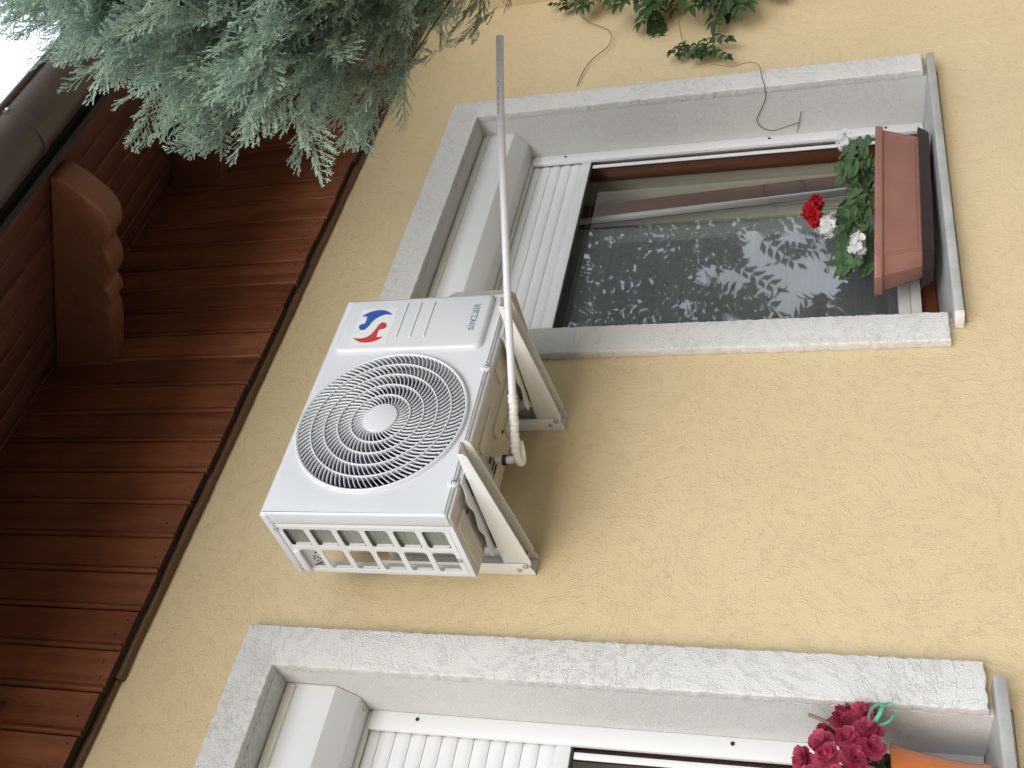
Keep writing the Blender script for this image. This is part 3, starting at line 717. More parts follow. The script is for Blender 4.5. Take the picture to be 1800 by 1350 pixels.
for x_, y_, wx, wy in ((1.083, -.236, .030, .006), (1.085, -.219, .030, .006), (1.078, -.265, .020, .010), (1.203, -.232, .010, .008), (1.322, -.262, .010, .007), (.874, -.322, .016, .007), (.90, -.33, .012, .006), (1.30, -.20, .012, .006), (1.41, -.34, .012, .006)):
    MB().box(x_-wx/2, x_+wx/2, y_-wy/2, y_+wy/2, bz-.0075, bz-.0052).build('drain_slot', 'gap', bp_)
for xf in (.925, 1.4285):
    wav = [(xf-.048+.006*math.sin(i*.75), -.425+.012*i) for i in range(27)] + [(xf+.048+.006*math.sin(i*.75+1), -.113-.012*i) for i in range(27)]
    filled([wav], .0024, .0008, lambda a, b, d: (a, b, Z0-.0245+d), 'foot', 'ac2', ac)
    MB().extr([(xf-.030, Z0-.024), (xf+.030, Z0-.024), (xf+.022, bz+.001), (xf-.022, bz+.001)], -.40, -.13, lambda a, b, d: (a, d, b)).build('foot_web', 'base', ac)
    for yy in (-.37, -.155): MB().box(xf-.019, xf+.019, yy-.03, yy+.03, .6942, Z0-.0258).build('rubber_pad', 'rubber', ac, bevel=.001)
# valve cover on the far side
MB().extr([(-.372, .720), (-.385, .748), (-.385, .90), (-.37, .93), (-.23, .93), (-.20, .90), (-.20, .738), (-.215, .718)], X1-.0006, X1+.040, lambda a, b, d: (d, a, b)).build('valve_cover', 'base', ac, bevel=.010, segs=3)

# ------------------------------------------------------------------ wall brackets
def wall_bracket(xb, dz, label):
    t = thing('wall_bracket', label, 'bracket', (xb+.026, -.02, .60+dz), 'steel brackets under the air conditioner')
    z0, z1, th = .6146+dz, 1.052, .0030
    up = MB()
    for xf in (xb, xb+.053-th):
        pr = [(-.0010, z0), (-.020, z0), (-.048, z0+.012), (-.052, z0+.020), (-.052, z1-.010), (-.045, z1), (-.0010, z1)]
        up.extr(pr, xf, xf+th, lambda a, b, d: (d, a, b))
    up.box(xb+th, xb+.053-th, -.0046, -.0010, z0+.004, z1-.002)
    up.build('wall_channel', 'bracket', t, bevel=.0009)
    arm = MB()
    for xf in (xb+th+.0012, xb+.053-2*th-.0012):
        pr = [(-.5055, .6925+dz), (-.5055, .6760+dz), (-.4960, .6690+dz), (-.060, .6165+dz), (-.035, .6215+dz), (-.020, .640+dz), (-.020, .6925+dz)]
        arm.extr(pr, xf, xf+th, lambda a, b, d: (d, a, b))
    arm.box(xb+2*th+.0012, xb+.053-2*th-.0012, -.5055, -.020, .6897+dz, .6925+dz)
    arm.build('arm', 'bracket', t, bevel=.0009)
    for y_, z_, rr in ((-.044, .634, .0085), (-.027, .654, .0070)):
        MB().tube([(xb+.001, y_, z_+dz), (xb+.052, y_, z_+dz)], .0035, 10).build('bolt_shank', 'zinc', t, smooth=True)
        MB().lathe([(0, .0065), (rr*.55, .0060), (rr*.62, .0030), (rr, .0026), (rr*1.05, 0)], (xb-.0002, y_, z_+dz), (-1, 0, 0), 6 if rr > .008 else 18).build('bolt_head', 'zinc', t)
        MB().lathe([(0, .0050), (rr*.8, .0046), (rr*.8, 0)], (xb+.0532, y_, z_+dz), (1, 0, 0), 6).build('nut', 'zinc', t)
    for z_ in (.80, .86, .98):
        MB().lathe([(0, .012), (.006, .011), (.0065, .004), (.012, .0035), (.012, 0)], (xb+.0265, -.0047, z_), (0, -1, 0), 6).build('anchor_bolt', 'zinc', t)
    return t
wall_bracket(.898, 0, 'white bracket arm under the grilled end of the unit')
wall_bracket(1.4015, .002, 'white bracket under the end of the unit with the emblem, drain pipe tied to it')

# ------------------------------------------------------------------ condensate drain pipe
dp = thing('drain_pipe', 'long pale grey plastic drain pipe tied to the bracket and jutting out from the unit', 'pipe', (1.15, -.27, .64))
pts = [Vector(q) for q in ((1.150, -.262, .659), (1.27, -.393, .659), (1.388, -.522, .6595), (1.545, -.678, .6600), (1.7413, -.876, .6605), (1.8960, -1.0130, .6590))]
def spline(pts, k=8):
    out = []; n = len(pts)
    for i in range(n-1):
        p0, p1, p2, p3 = pts[max(i-1, 0)], pts[i], pts[i+1], pts[min(i+2, n-1)]
        for j in range(k):
            u = j/k; out.append(.5*((2*p1)+(p2-p0)*u+(2*p0-5*p1+4*p2-p3)*u*u+(3*p1-p0-3*p2+p3)*u**3))
    return out+[pts[-1]]
sp_ = spline(pts, 6)
MB().tube(sp_, .0103, 22).build('tube', 'pvc', dp, smooth=True)
e_ = sp_[-1]; dd = (sp_[-1]-sp_[-2]).normalized()
MB().lathe([(.0085, .0004), (0, .0004)], e_, dd, 20).build('open_end', 'gap', dp)
# corrugated hose wound with tape, elbow to the spigot
a_, b_ = Vector((1.232, -.352, .659)), Vector((1.122, -.236, .656)); n = 46
rr = [(.0120+.0012*math.sin(i*1.5)+.0005*math.sin(i*.37)) for i in range(n)]
rr[0] = .0106; rr[-1] = .0100
MB().tube([a_.lerp(b_, i/(n-1))+Vector((0, 0, .0008*math.sin(i*.5))) for i in range(n)], rr, 18).build('corrugated_hose', 'tape', dp, smooth=True)
MB().tube(spline([Vector(q) for q in ((1.126, -.240, .655), (1.113, -.225, .651), (1.112, -.213, .647), (1.122, -.211, .645), (1.140, -.227, .647), (1.158, -.246, .652))], 6), [.0108]*26+[.0104]*5, 16).build('elbow', 'tape', dp, smooth=True)
MB().tube([(1.112, -.226, .662), (1.110, -.226, .690), (1.109, -.226, .7145)], [.010, .010, .010], 16).build('spigot', 'tape', dp, smooth=True)
MB().lathe([(.0105, 0), (.0150, .001), (.0150, .010), (.0105, .012)], (1.110, -.226, .682), (0, 0, 1), 20).build('grommet', 'rubber', dp, smooth=True)
tie = MB(); c_ = Vector((1.3865, -.5205, .664)); ax_ = Vector((.70, -.71, 0)).normalized(); s1 = Vector((0, 0, 1)); s2 = ax_.cross(s1)
ring = [c_ + s2*(-.004+.0150*math.cos(2*math.pi*i/24)) + s1*(.004+.0165*math.sin(2*math.pi*i/24)) for i in range(25)]
tie.tube(ring, .0016, 6, cap=False).build('cable_tie', 'sillcap', dp, smooth=True)
# faint printed marks along the tube
pr_ = MB(); gaps = [0, .016, .031, .058, .074, .077, .0815, .0865, .0935, .0985, .1035, .118, .122, .131, .140, .152, .175]
lens_ = [.006, .004, .004, .006, .003, .003, .004, .004, .004, .003, .004, .004, .0035, .004, .004, .003, .003]
st_ = e_ - dd*.063
for q, l_ in zip(gaps, lens_):
    c0 = st_ - dd*q; vd = Vector((-.83, -.47, -.29)); vd = (vd - dd*vd.dot(dd)).normalized()
    for k in range(max(2, int(l_/.0013))):
        o_ = c0 - dd*(k*.0014); u_ = Quaternion(dd, R(-34 + random.uniform(-4, 4))) @ vd; w_ = dd.cross(u_)
        p_ = o_ + u_*.01045; hw_ = random.uniform(.0010, .0019)
        pr_.quad(p_-w_*hw_, p_-w_*hw_+dd*.0009, p_+w_*hw_+dd*.0009, p_+w_*hw_)
pr_.build('printed_marks', 'ink', dp)

# ================================================================== geranium box on the right sill
tilt = lambda x: .026*(2.81-x)/.86
def loft(levels, name, mat, par, bevel=.002, close=True):
    """levels: (z, half length, half depth, corner cut)"""
    mb = MB(); vs = []; cx, cy = 2.43, .068
    for z, a, b, c in levels:
        for x, y in ((-a+c, -b), (a-c, -b), (a, -b+c), (a, b-c), (a-c, b), (-a+c, b), (-a, b-c), (-a, -b+c)):
            vs.append((cx+x, cy+y, z+tilt(cx+x)))
    n = len(levels); fs = [(8*i+k, 8*i+(k+1) % 8, 8*i+8+(k+1) % 8, 8*i+8+k) for i in range(n-1) for k in range(8)]
    if close: fs += [tuple(range(8))[::-1]]
    return mb.add(vs, fs).build(name, mat, par, bevel=bevel, segs=2)
zb = WIN['r']['zb']
ty = thing('saucer_tray', 'dark brown plastic tray under the long planter box', 'tray', (2.43, .068, zb))
loft([(zb-.002, .345, .066, .04), (zb+.010, .356, .073, .042), (zb+.030, .368, .080, .045), (zb+.034, .372, .083, .045), (zb+.031, .360, .075, .04), (zb+.012, .348, .066, .04)], 'tray', 'tray', ty, bevel=.001)
fb = thing('planter_box', 'terracotta coloured plastic planter box on the window sill', 'planter', (2.43, .068, zb+.02))
B0 = zb+.018
box_ = loft([(B0, .325, .050, .028), (B0+.004, .331, .053, .030), (B0+.128, .376, .074, .043), (B0+.131, .388, .083, .046), (B0+.135, .3895, .0845, .046), (B0+.152, .3930, .0870, .048), (B0+.156, .391, .0855, .048), (B0+.155, .383, .079, .044), (B0+.135, .372, .070, .040)], 'trough', 'terracotta', fb, bevel=.0015)
mb = MB().add([(2.43+x, .068+y, B0+.138+tilt(2.43+x)) for x, y in ((-.37, -.068), (.37, -.068), (.37, .068), (-.37, .068))], [(0, 1, 2, 3)]).build('soil', 'soil', fb)
def face_y(u): return .068-(.053+(.074-.053)*u)-.0006
for dx, du in ((.0, .0), (.012, .08)):
    p_ = []
    for x, u in ((-.300+dx, .12+du), (.300-dx, .12+du), (.330-dx, 1-du*.2), (-.330+dx, 1-du*.2)):
        p_.append((2.43+x, face_y(u), B0+.004+.120*u+tilt(2.43+x)))
    MB().tube([p_[3], p_[0], p_[1], p_[2]], .0014, 6).build('moulding', 'terracotta', box_, smooth=True)

def leaf_mesh(name, r=.03, lobes=7, mat='ger'):
    n = 28; V = [(0, 0, 0)]; F = []
    for ring, q in ((1, .45), (2, .8), (3, 1.0)):
        for k in range(n):
            a = R(18+324*k/(n-1)); rr = r*q*(1+(.10*math.cos(lobes*(a-math.pi))+.03*math.cos(21*a) if ring > 1 else 0))
            V.append((-rr*math.cos(a)-.15*r, rr*math.sin(a), r*(.10*q+.16*q*q*abs(math.sin(lobes/2*a)) - .18*(ring == 3))))
    for k in range(n-1):
        F.append((0, 1+k, 2+k))
        for ring in range(2): a = 1+ring*n+k; b = a+n; F.append((a, b, b+1, a+1))
    me = bpy.data.meshes.new(name); me.from_pydata(V, [], F); me.materials.append(M[mat])
    for p in me.polygons: p.use_smooth = True
    return me
def floret(mb, c, nrm, r, petals=5, cup=.3, wav=.15):
    nrm = Vector(nrm).normalized(); a = nrm.orthogonal().normalized(); b = nrm.cross(a); c = Vector(c); ph = random.random()*6
    for k in range(petals):
        t = 2*math.pi*k/petals+ph+random.uniform(-.15, .15); d = math.cos(t)*a+math.sin(t)*b; s = -math.sin(t)*a+math.cos(t)*b
        rr = r*random.uniform(.85, 1.1); w = rr*.66; cu = cup*random.uniform(.5, 1.4)
        q = [c, c+d*rr*.55-s*w*.8+nrm*rr*cu*.35, c+d*rr*.6+nrm*rr*cu*.2, c+d*rr*.55+s*w*.8+nrm*rr*cu*.35,
             c+d*rr*.95-s*w*.6+nrm*rr*(cu+random.uniform(-wav, wav)), c+d*rr*1.05+nrm*rr*(cu*.8), c+d*rr*.95+s*w*.6+nrm*rr*(cu+random.uniform(-wav, wav))]
        mb.add(q, [(0, 1, 2), (0, 2, 3), (1, 4, 5, 2), (2, 5, 6, 3)])
def umbel(c, r, n, mat, par, fr=.012):
    mb = MB(); c = Vector(c)
    for k in range(n):
        z = 1-1.55*(k+.5)/n; th = k*2.39996; s = math.sqrt(max(0, 1-z*z)); d = Vector((s*math.cos(th), s*math.sin(th), z))
        floret(mb, c+Vector((d.x*r, d.y*r, d.z*r*.75)), d+Vector((random.gauss(0, .2), random.gauss(0, .2), random.gauss(0, .2))), fr)
    return mb.build('flower_head', mat, par, smooth=True)
LM = [leaf_mesh('leaf', .026), leaf_mesh('leaf', .031, 5), leaf_mesh('leaf', .021)]
def geranium(label, base, leaves, heads):
    t = thing('geranium', label, 'geranium', base, 'geraniums in the planter box')
    bz_ = Vector(base)
    for c, r, n, mat, frr in heads:
        umbel(c, r, n, mat, t, frr); c = Vector(c)
        mid = (bz_+c)/2 + Vector((random.uniform(-.015, .015), 0, .02))
        MB().tube(spline([bz_+Vector((0, 0, -.02)), mid, c-Vector((0, 0, r*.3))], 5), .0019, 7).build('flower_stalk', 'gstem', t, smooth=True)
    for (x, y, z) in leaves:
        o = bpy.data.objects.new('leaf', random.choice(LM)); COL.objects.link(o); o.parent = t; TOP[o] = TOP[t]
        o.location = Vector((x, y, z))-bz_
        out = Vector((random.gauss(-.35, .35), -.85+random.gauss(0, .3), .75+random.gauss(0, .35)))
        o.rotation_euler = (out.to_track_quat('Z', 'X') @ Quaternion((0, 0, 1), random.uniform(0, 6.28))).to_euler()
        s_ = random.uniform(.8, 1.2); o.scale = (s_, s_, s_)
        MB().tube([bz_+Vector((0, .01, -.03)), (bz_+Vector((x, y+.012, z)))/2+Vector((0, 0, .005)), (x, y+.004, z-.003)], .0013, 5).build('petiole', 'gstem', t)
    return t
random.seed(21)
def cloud(n, x0, x1, z0, z1, y0=.0, y1=.12): return [(random.uniform(x0, x1), random.uniform(y0, y1), random.uniform(z0, z1)) for _ in range(n)]
geranium('white flowering geranium at the far end of the planter box', (2.66, .07, -.285), cloud(26, 2.56, 2.745, -.275, -.195, -.03), [((2.752, .015, -.184), .030, 20, 'white_petal', .0160)])
geranium('geranium with the tall red flower head in the planter box', (2.44, .07, -.285), cloud(34, 2.36, 2.60, -.275, -.165, -.03), [((2.445, .055, -.088), .030, 30, 'red_petal', .0150), ((2.405, .045, -.070), .026, 22, 'red_petal', .0145), ((2.372, .05, -.084), .024, 18, 'red_petal', .0145)])
geranium('geranium with two white flower heads at the near end of the planter box', (2.25, .07, -.275), cloud(36, 2.13, 2.39, -.262, -.160, -.03), [((2.325, .05, -.131), .032, 26, 'white_petal', .0160), ((2.168, .0, -.222), .030, 20, 'white_petal', .0160)])

# ================================================================== orange pot with begonia on the left sill
zl = WIN['l']['zb']; PC = Vector((.425, .055, zl-.004))
pt = thing('flower_pot', 'glossy orange ceramic flower pot standing on the window sill', 'pot', PC)
MB().lathe([(0, .0), (.060, .0), (.066, .004), (.068, .012), (.066, .030), (.0665, .055), (.071, .090), (.079, .135), (.089, .180), (.095, .200), (.0965, .206), (.094, .208), (.091, .204), (.082, .165)], PC, (0, 0, 1), 56).build('body', 'pot', pt, smooth=True)
MB().lathe([(0, .180), (.084, .180)], PC, (0, 0, 1), 32).build('soil', 'soil', pt)
bg = thing('begonia', 'begonia with crimson double flowers growing in the orange pot', 'begonia', PC+Vector((0, 0, .18)))
random.seed(5)
def rosette(c, nrm, r):
    mb = MB(); nrm = Vector(nrm).normalized()
    for lay, (q, cup, k) in enumerate(((1.0, .12, 5), (.80, .42, 5), (.55, .95, 4), (.32, 1.7, 3))):
        floret(mb, Vector(c)+nrm*r*.10*lay, nrm+Vector((random.gauss(0, .12),)*3), r*q, k, cup, .12)
    return mb.build('flower', 'pink_petal', bg, smooth=True)
fl = [(.568, .000, -.168, .031), (.545, -.035, -.200, .033), (.520, -.050, -.158, .027), (.500, -.060, -.215, .031), (.475, -.060, -.172, .032), (.480, -.030, -.118, .030), (.455, -.075, -.222, .028), (.430, -.065, -.130, .032), (.425, -.085, -.185, .033),
      (.440, -.030, -.080, .030), (.385, -.070, -.150, .031), (.395, -.045, -.098, .030), (.380, -.080, -.210, .030), (.345, -.050, -.170, .030), (.350, -.03, -.115, .03), (.525, .010, -.125, .026), (.572, .01, -.215, .022)]
for x, y, z, r in fl:
    d = Vector((x-.43, y-.16, z+.20)); rosette((x, y, z), d+Vector((random.gauss(0, .05), random.gauss(0, .05), random.gauss(0, .05))), r)
    MB().tube([PC+Vector((random.uniform(-.03, .03), random.uniform(-.03, .03), .18)), (PC+Vector((0, 0, .2))+Vector((x, y, z)))/2+Vector((0, .01, 0)), Vector((x, y, z))-d.normalized()*.005], .0022, 6).build('stalk', 'gstem', bg, smooth=True)
BL = leaf_mesh('leaf', .045, 9, 'beg_leaf')
for k in range(26):
    a = random.uniform(0, 6.28); rr = random.uniform(.02, .072); o = bpy.data.objects.new('leaf', BL); COL.objects.link(o); o.parent = bg; TOP[o] = TOP[bg]
    o.location = PC+Vector((rr*math.cos(a), rr*math.sin(a), random.uniform(.225, .30)))-TOP[bg]
    out = Vector((math.cos(a)*.8, math.sin(a)*.8-.2, .5)); o.rotation_euler = (out.to_track_quat('Z', 'X') @ Quaternion((0, 0, 1), random.uniform(0, 6.28))).to_euler(); s_ = random.uniform(.7, 1.1); o.scale = (s_,)*3
MB().tube(spline([Vector(q) for q in ((.43, .05, -.30), (.475, .015, -.22), (.53, -.015, -.135), (.548, -.02, -.088))], 5), [.0042]*16, 8).build('cut_cane', 'stem', bg, smooth=True)
rb = thing('ribbon', 'curled shiny green ribbon tied among the begonia leaves', 'ribbon', (.533, -.07, -.27))
mb = MB()
def band(pts, wdir, wd):
    ps = spline([Vector(p) for p in pts], 8); n = len(ps)
    for i in range(n-1):
        w_ = Vector(wdir); mb.quad(ps[i]-w_*wd, ps[i+1]-w_*wd, ps[i+1]+w_*wd, ps[i]+w_*wd)
band([(.510, -.060, -.222), (.525, -.075, -.216), (.549, -.078, -.228), (.557, -.074, -.252), (.541, -.070, -.268), (.521, -.066, -.256), (.511, -.060, -.228)], (.25, -.55, .35), .0050)
band([(.511, -.063, -.222), (.533, -.082, -.240), (.555, -.080, -.246)], (.2, -.3, .85), .0046)
band([(.553, -.074, -.244), (.563, -.072, -.262), (.555, -.068, -.276), (.545, -.063, -.272)], (.4, -.5, .2), .0036)
mb.build('ribbon_band', 'ribbon', rb, smooth=True)

# ================================================================== climbing vine
vn = thing('climbing_vine', 'green climbing vine with feathered leaves and bare tendrils on the wall', 'vine', (3.75, -.05, .3))
random.seed(11)
def leaflet(mb, p, d, n, l, w, prof=((0, 0), (.18, .55), (.42, 1.0), (.68, .75), (.88, .33), (1, 0))):
    d = Vector(d).normalized(); n = Vector(n).normalized(); s = d.cross(n).normalized(); p = Vector(p)
    L_ = []; C_ = []; R_ = []
    for u, q in prof:
        c = p+d*l*u - n*l*.22*u*u; C_.append(c); L_.append(c+s*w*q+n*w*q*.35); R_.append(c-s*w*q+n*w*q*.35)
    k = len(prof); mb.add(L_+C_+R_, [(i, i+1, k+i+1, k+i) for i in range(k-1)]+[(k+i, k+i+1, 2*k+i+1, 2*k+i) for i in range(k-1)])
def compound(length, pairs, name='leaf', l=.062, w=.0135):
    mb = MB(); n = Vector((0, 0, 1))
    for i in range(pairs):
        u = .25+.7*i/(pairs-1); p = (length*u, 0, -.12*length*u*u)
        for s_ in (-1, 1): leaflet(mb, p, (.75, s_*.8, random.uniform(-.25, .1)), n, l*(1.0-.25*abs(u-.5))*random.uniform(.85, 1.1), w)
    leaflet(mb, (length*.97, 0, -.12*length), (1, 0, -.2), n, l*1.1, w)
    mb.tube([(0, 0, 0), (length*.5, 0, -.03*length), (length*.97, 0, -.12*length)], .0012, 5)
    me = bpy.data.meshes.new(name); me.from_pydata(mb.v, [], mb.f); me.materials.append(M['vine'])
    for p in me.polygons: p.use_smooth = True
    return me
CM = [compound(.17, 5), compound(.20, 6), compound(.14, 4)]
SM = [compound(.085, 3, l=.034, w=.012), compound(.065, 3, l=.03, w=.012)]
def put(me, p, d, n, s=1.0):
    o = bpy.data.objects.new('leaf', me); COL.objects.link(o); o.parent = vn; TOP[o] = TOP[vn]
    d = Vector(d).normalized(); n = Vector(n); y = n.cross(d).normalized(); n = d.cross(y)
    o.location = Vector(p)-TOP[vn]; o.rotation_euler = Matrix((d, y, n)).transposed().to_euler(); o.scale = (s,)*3
for k in range(34):
    z = random.uniform(.20, .76); x = 3.80+random.uniform(-.03, .22)-.05*math.cos((z-.48)*5)
    put(random.choice(CM), (x, random.uniform(-.16, -.04), z), (-1, random.uniform(-.25, .15), random.uniform(-.75, .35)), (random.uniform(-.3, .3), -1, random.uniform(-.1, .5)), random.uniform(.8, 1.15))
for x, z in ((3.93, .02), (3.90, -.03), (3.96, -.10), (3.95, .85), (3.93, .95), (4.0, .9)):
    put(random.choice(CM), (x, -.08, z), (-1, -.1, random.uniform(-.6, .2)), (0, -1, .3), .9)
for p, d in (((3.47, -.04, .43), (-.5, -.1, .35)), ((3.45, -.04, .43), (-1, -.1, .25)), ((3.44, -.04, .42), (-.7, -.1, -.3)), ((3.465, -.045, .36), (-.6, -.1, .1)), ((3.45, -.04, .345), (-1, -.15, -.2)), ((3.47, -.04, .345), (-.3, -.15, -.5)), ((3.42, -.04, .36), (-1, -.1, .0)), ((3.36, -.04, .32), (-.5, -.1, -.6)), ((3.355, -.04, .315), (-.2, -.15, .6))):
    put(random.choice(SM), p, d, (random.uniform(-.2, .2), -1, random.uniform(0, .4)), random.uniform(.8, 1.2))
for k in range(7): put(SM[1], (3.97+random.uniform(-.05, .05), -.03, 1.02+random.uniform(-.06, .05)), (random.uniform(-1, 0), -.2, random.uniform(-.6, .6)), (0, -1, .2), .8)
def tendril(pts, r=.0019): MB().tube(spline([Vector(p) for p in pts], 6), r, 6).build('tendril', 'stem', vn, smooth=True)
tendril([(4.02, -.02, 1.03), (3.9739, -.018, 1.0051), (3.784, -.02, .9092), (3.6751, -.022, .7958), (3.5984, -.022, .7678), (3.5315, -.018, .7763), (3.4541, -.012, .8349), (3.3711, -.010, .8596), (3.2659, -.010, .8703)])
tendril([(3.62, -.05, .47), (3.6038, -.05, .4717), (3.4727, -.04, .4468), (3.4316, -.035, .427), (3.417, -.03, .3614), (3.3466, -.028, .3118), (3.337, -.028, .2672)])
tendril([(3.72, -.05, .33), (3.6161, -.04, .3106), (3.5147, -.03, .3072), (3.465, -.03, .3585)])
tendril([(3.3466, -.028, .3118), (3.29, -.034, .335), (3.2574, -.038, .286), (3.2318, -.040, .2291), (3.2468, -.040, .1811), (3.2439, -.040, .1506), (3.2103, -.040, .125), (3.1416, -.040, .1151), (3.085, -.036, .103), (3.075, -.020, .1005), (3.077, .0234, .1038), (3.077, .081, .129), (3.077, .1121, .1424), (3.077, .1467, .1281), (3.077, .1683, .0873), (3.077, .1599, .0446), (3.076, .1413, -.0162)], .0017)
tendril([(3.074, .0921, -.0258), (3.074, .135, -.018), (3.076, .1841, -.0067)], .0016)
MB().tube(spline([Vector(p) for p in ((4.02, -.06, -1.75), (4.0, -.08, -.6), (3.98, -.06, .1), (3.95, -.07, .5), (3.96, -.06, 1.1))], 6), [.014-.0004*i for i in range(25)], 8).build('stem', 'stem', vn, smooth=True)
for k in range(26):
    z = random.uniform(-.1, 1.0); MB().tube([(3.975, -.065, z), (3.90, -.09, z+random.uniform(-.05, .05)), (3.82, -.08, z+random.uniform(-.1, .1))], .0016, 5).build('shoot', 'stem', vn)

# ================================================================== juniper in front of the eaves
jt = thing('juniper_tree', 'blue-green juniper with scaly sprays hanging in front of the eaves', 'juniper', (2.0, -1.45, GZ))
rj = np.random.default_rng(3)
def blade(Vl, Fl, Tl, p, q, w, nrm, t0, t1):
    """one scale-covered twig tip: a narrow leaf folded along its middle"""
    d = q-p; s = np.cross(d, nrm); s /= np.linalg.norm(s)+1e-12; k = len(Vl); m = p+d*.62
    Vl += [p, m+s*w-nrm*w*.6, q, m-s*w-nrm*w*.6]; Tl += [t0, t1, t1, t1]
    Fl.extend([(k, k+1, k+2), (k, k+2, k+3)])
def make_spray(L=.150):
    Vl, Fl, Tl = [], [], []
    bend = rj.uniform(-.2, .2); lift = rj.uniform(-.22, .22); up = np.array((0, 0, 1.))
    def axis(u): return np.array((L*u, L*bend*u*u, L*lift*u*u))
    n = 24
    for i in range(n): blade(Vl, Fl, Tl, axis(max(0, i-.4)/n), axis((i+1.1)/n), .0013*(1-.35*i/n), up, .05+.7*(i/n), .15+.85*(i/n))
    for i in range(n):
        u = (i+.6)/n; s = 1 if i % 2 else -1; p = axis(u)
        l = L*(.36*(1-u)**.8+.085)*rj.uniform(.8, 1.12)*min(1, .55+u*2.0)
        d = np.array((.80, s*.58+rj.normal(0, .10), rj.normal(.02, .22))); d /= np.linalg.norm(d)
        cv = np.array((.30, -s*.10, rj.normal(.0, .15))); m = max(3, int(l/.0052)); prev = p
        for j in range(m):
            w = (j+1)/m; q = p+d*l*w+cv*l*w*w*.35
            nr = up+rj.normal(0, .35, 3); nr /= np.linalg.norm(nr)
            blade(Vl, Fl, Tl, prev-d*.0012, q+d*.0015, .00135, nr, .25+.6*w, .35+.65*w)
            s2 = 1 if (j+i) % 2 else -1
            for ss in ((s2, -s2) if w > .35 else (s2,)):
                e = d*.82+np.array((.12, ss*.58, 0))+rj.normal(0, .17, 3); e /= np.linalg.norm(e)
                ll = rj.uniform(.0068, .0120)*(1.12-.35*w); nr2 = nr+rj.normal(0, .4, 3); nr2 /= np.linalg.norm(nr2)
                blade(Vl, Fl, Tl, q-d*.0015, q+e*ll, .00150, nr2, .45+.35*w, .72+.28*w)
            prev = q
    return np.array(Vl), np.array(Fl), np.array(Tl)
SPR = [make_spray() for _ in range(7)]
ZT = np.array([.30, .42, .50, .58, .68, .85, 1.07, 1.20, 1.344, 1.55, 1.75, 1.92, 2.15, 2.6]); RT = np.array([.10, .20, .32, .54, .90, 1.10, 1.09, 1.01, .86, .62, .44, .32, .28, .25])
Vs, Fs, Ts = [], [], []; off = 0; limbs = []
TX, TY = 2.0, -1.45
def add_spray(pos, d, up, sc):
    global off
    V_, F_, T_ = SPR[rj.integers(len(SPR))]
    d = d/np.linalg.norm(d); y = np.cross(up, d); y /= np.linalg.norm(y)+1e-9; z = np.cross(d, y)
    Vs.append((V_*sc) @ np.array((d, y, z)) + pos); Fs.append(F_+off); Ts.append(T_); off += len(V_)
for k in range(215):
    z = rj.uniform(.70, 1.95); phi = np.clip(rj.normal(-.15, .85), -1.9, 1.9)          # phi=0 points to -x; negative phi towards the garden (-y)
    rad = np.interp(z, ZT, RT)*rj.uniform(.60, .97) - .07
    E = np.array((TX-rad*np.cos(phi), TY+.40*rad*np.sin(phi), z)); St = np.array((TX+.05, TY, z-.25*rad-.12))
    md = (St+E)/2+np.array((0, 0, .06+.05*rj.normal()))
    ts = np.linspace(0, 1, 9); path = [(1-t)**2*St+2*t*(1-t)*md+t*t*E for t in ts]; limbs.append(path)
    ns = int(5+10.5*rad)
    for i in range(ns):
        t = rj.uniform(.34, 1.0)**.62; P = (1-t)**2*St+2*t*(1-t)*md+t*t*E
        dl = 2*(1-t)*(md-St)+2*t*(E-md); dl /= np.linalg.norm(dl)
        out = dl+rj.normal(0, .34, 3)+np.array((0, -.12, .06)); P = P+rj.normal(0, .026, 3)
        add_spray(P, out, np.array((rj.normal(-.2, .4), -.8+rj.normal(0, .4), .5+rj.normal(0, .4))), rj.uniform(.75, 1.20))
V_ = np.concatenate(Vs); F_ = np.concatenate(Fs); T_ = np.concatenate(Ts)

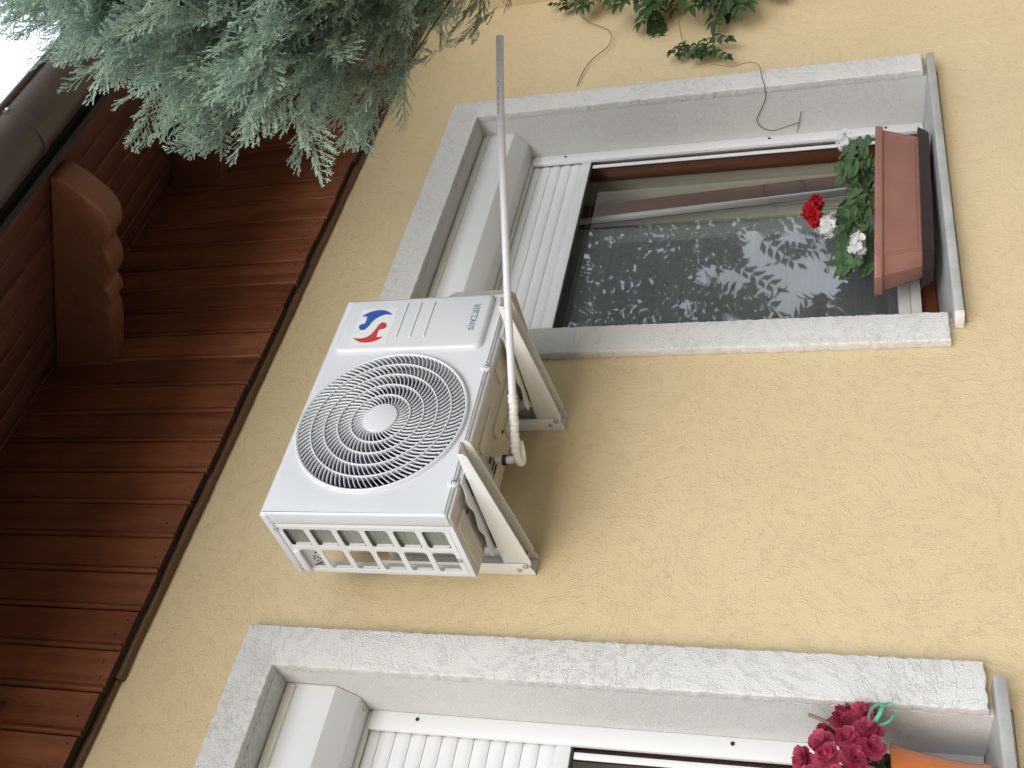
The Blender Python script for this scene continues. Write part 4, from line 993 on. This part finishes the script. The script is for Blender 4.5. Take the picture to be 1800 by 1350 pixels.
cw = mesh_np('crown', V_, F_, 'juniper', jt)
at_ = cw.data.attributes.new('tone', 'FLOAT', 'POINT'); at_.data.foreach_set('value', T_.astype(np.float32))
for i, p in enumerate(limbs):
    MB().tube([tuple(q) for q in p], [.0060*(1-.8*j/8) for j in range(9)], 6).build('limb', 'bark', jt, smooth=True)
MB().tube([(TX+.06, TY, GZ), (TX+.04, TY+.01, -.6), (TX+.06, TY, .5), (TX+.03, TY, 1.5), (TX+.02, TY, 2.6)], [.09, .075, .06, .04, .015], 12).build('trunk', 'bark', jt, smooth=True)

# ================================================================== the garden the window glass mirrors
gtree = thing('garden_tree', 'leafy garden tree mirrored in the window glass', 'tree', (10.4, -5.2, GZ))
rg = np.random.default_rng(9)
lv = MB(); random.seed(3); PR = ((0, 0), (.42, 1.0), (1, 0))
for i in range(5): leaflet(lv, (.06*i, 0, 0), (.7, .8, 0), (0, 0, 1), .10, .024, PR); leaflet(lv, (.06*i, 0, 0), (.7, -.8, 0), (0, 0, 1), .10, .024, PR)
leaflet(lv, (.30, 0, 0), (1, 0, 0), (0, 0, 1), .10, .024, PR)
LV = np.array(lv.v); LF = np.array(lv.f)
Vs, Fs = [], []; off = 0
for k in range(2600):
    p = np.array((rg.uniform(4.9, 13.5), rg.uniform(-7.4, -3.6), rg.uniform(-1.5, 5.2)))
    q = (p[0]-7.7+(p[1]+4.6)*1.1, p[2]-.55)
    if (q[0]/1.0)**2+(q[1]/.72)**2 < rg.uniform(.5, 1.2): continue
    d = rg.normal(0, 1, 3); d[2] -= .6; d /= np.linalg.norm(d); n = rg.normal(0, 1, 3); y = np.cross(n, d); y /= np.linalg.norm(y); z = np.cross(d, y)
    Vs.append((LV*rg.uniform(1.2, 2.0)) @ np.array((d, y, z))+p); Fs.append(LF+off); off += len(LV)
mesh_np('crown', np.concatenate(Vs), np.concatenate(Fs), 'garden_leaf', gtree, 4)
MB().tube([(10.4, -5.2, GZ), (10.45, -5.1, 0), (10.3, -5.2, 2.0), (10.2, -5.1, 3.6)], [.16, .13, .09, .04], 12).build('trunk', 'bark', gtree, smooth=True)
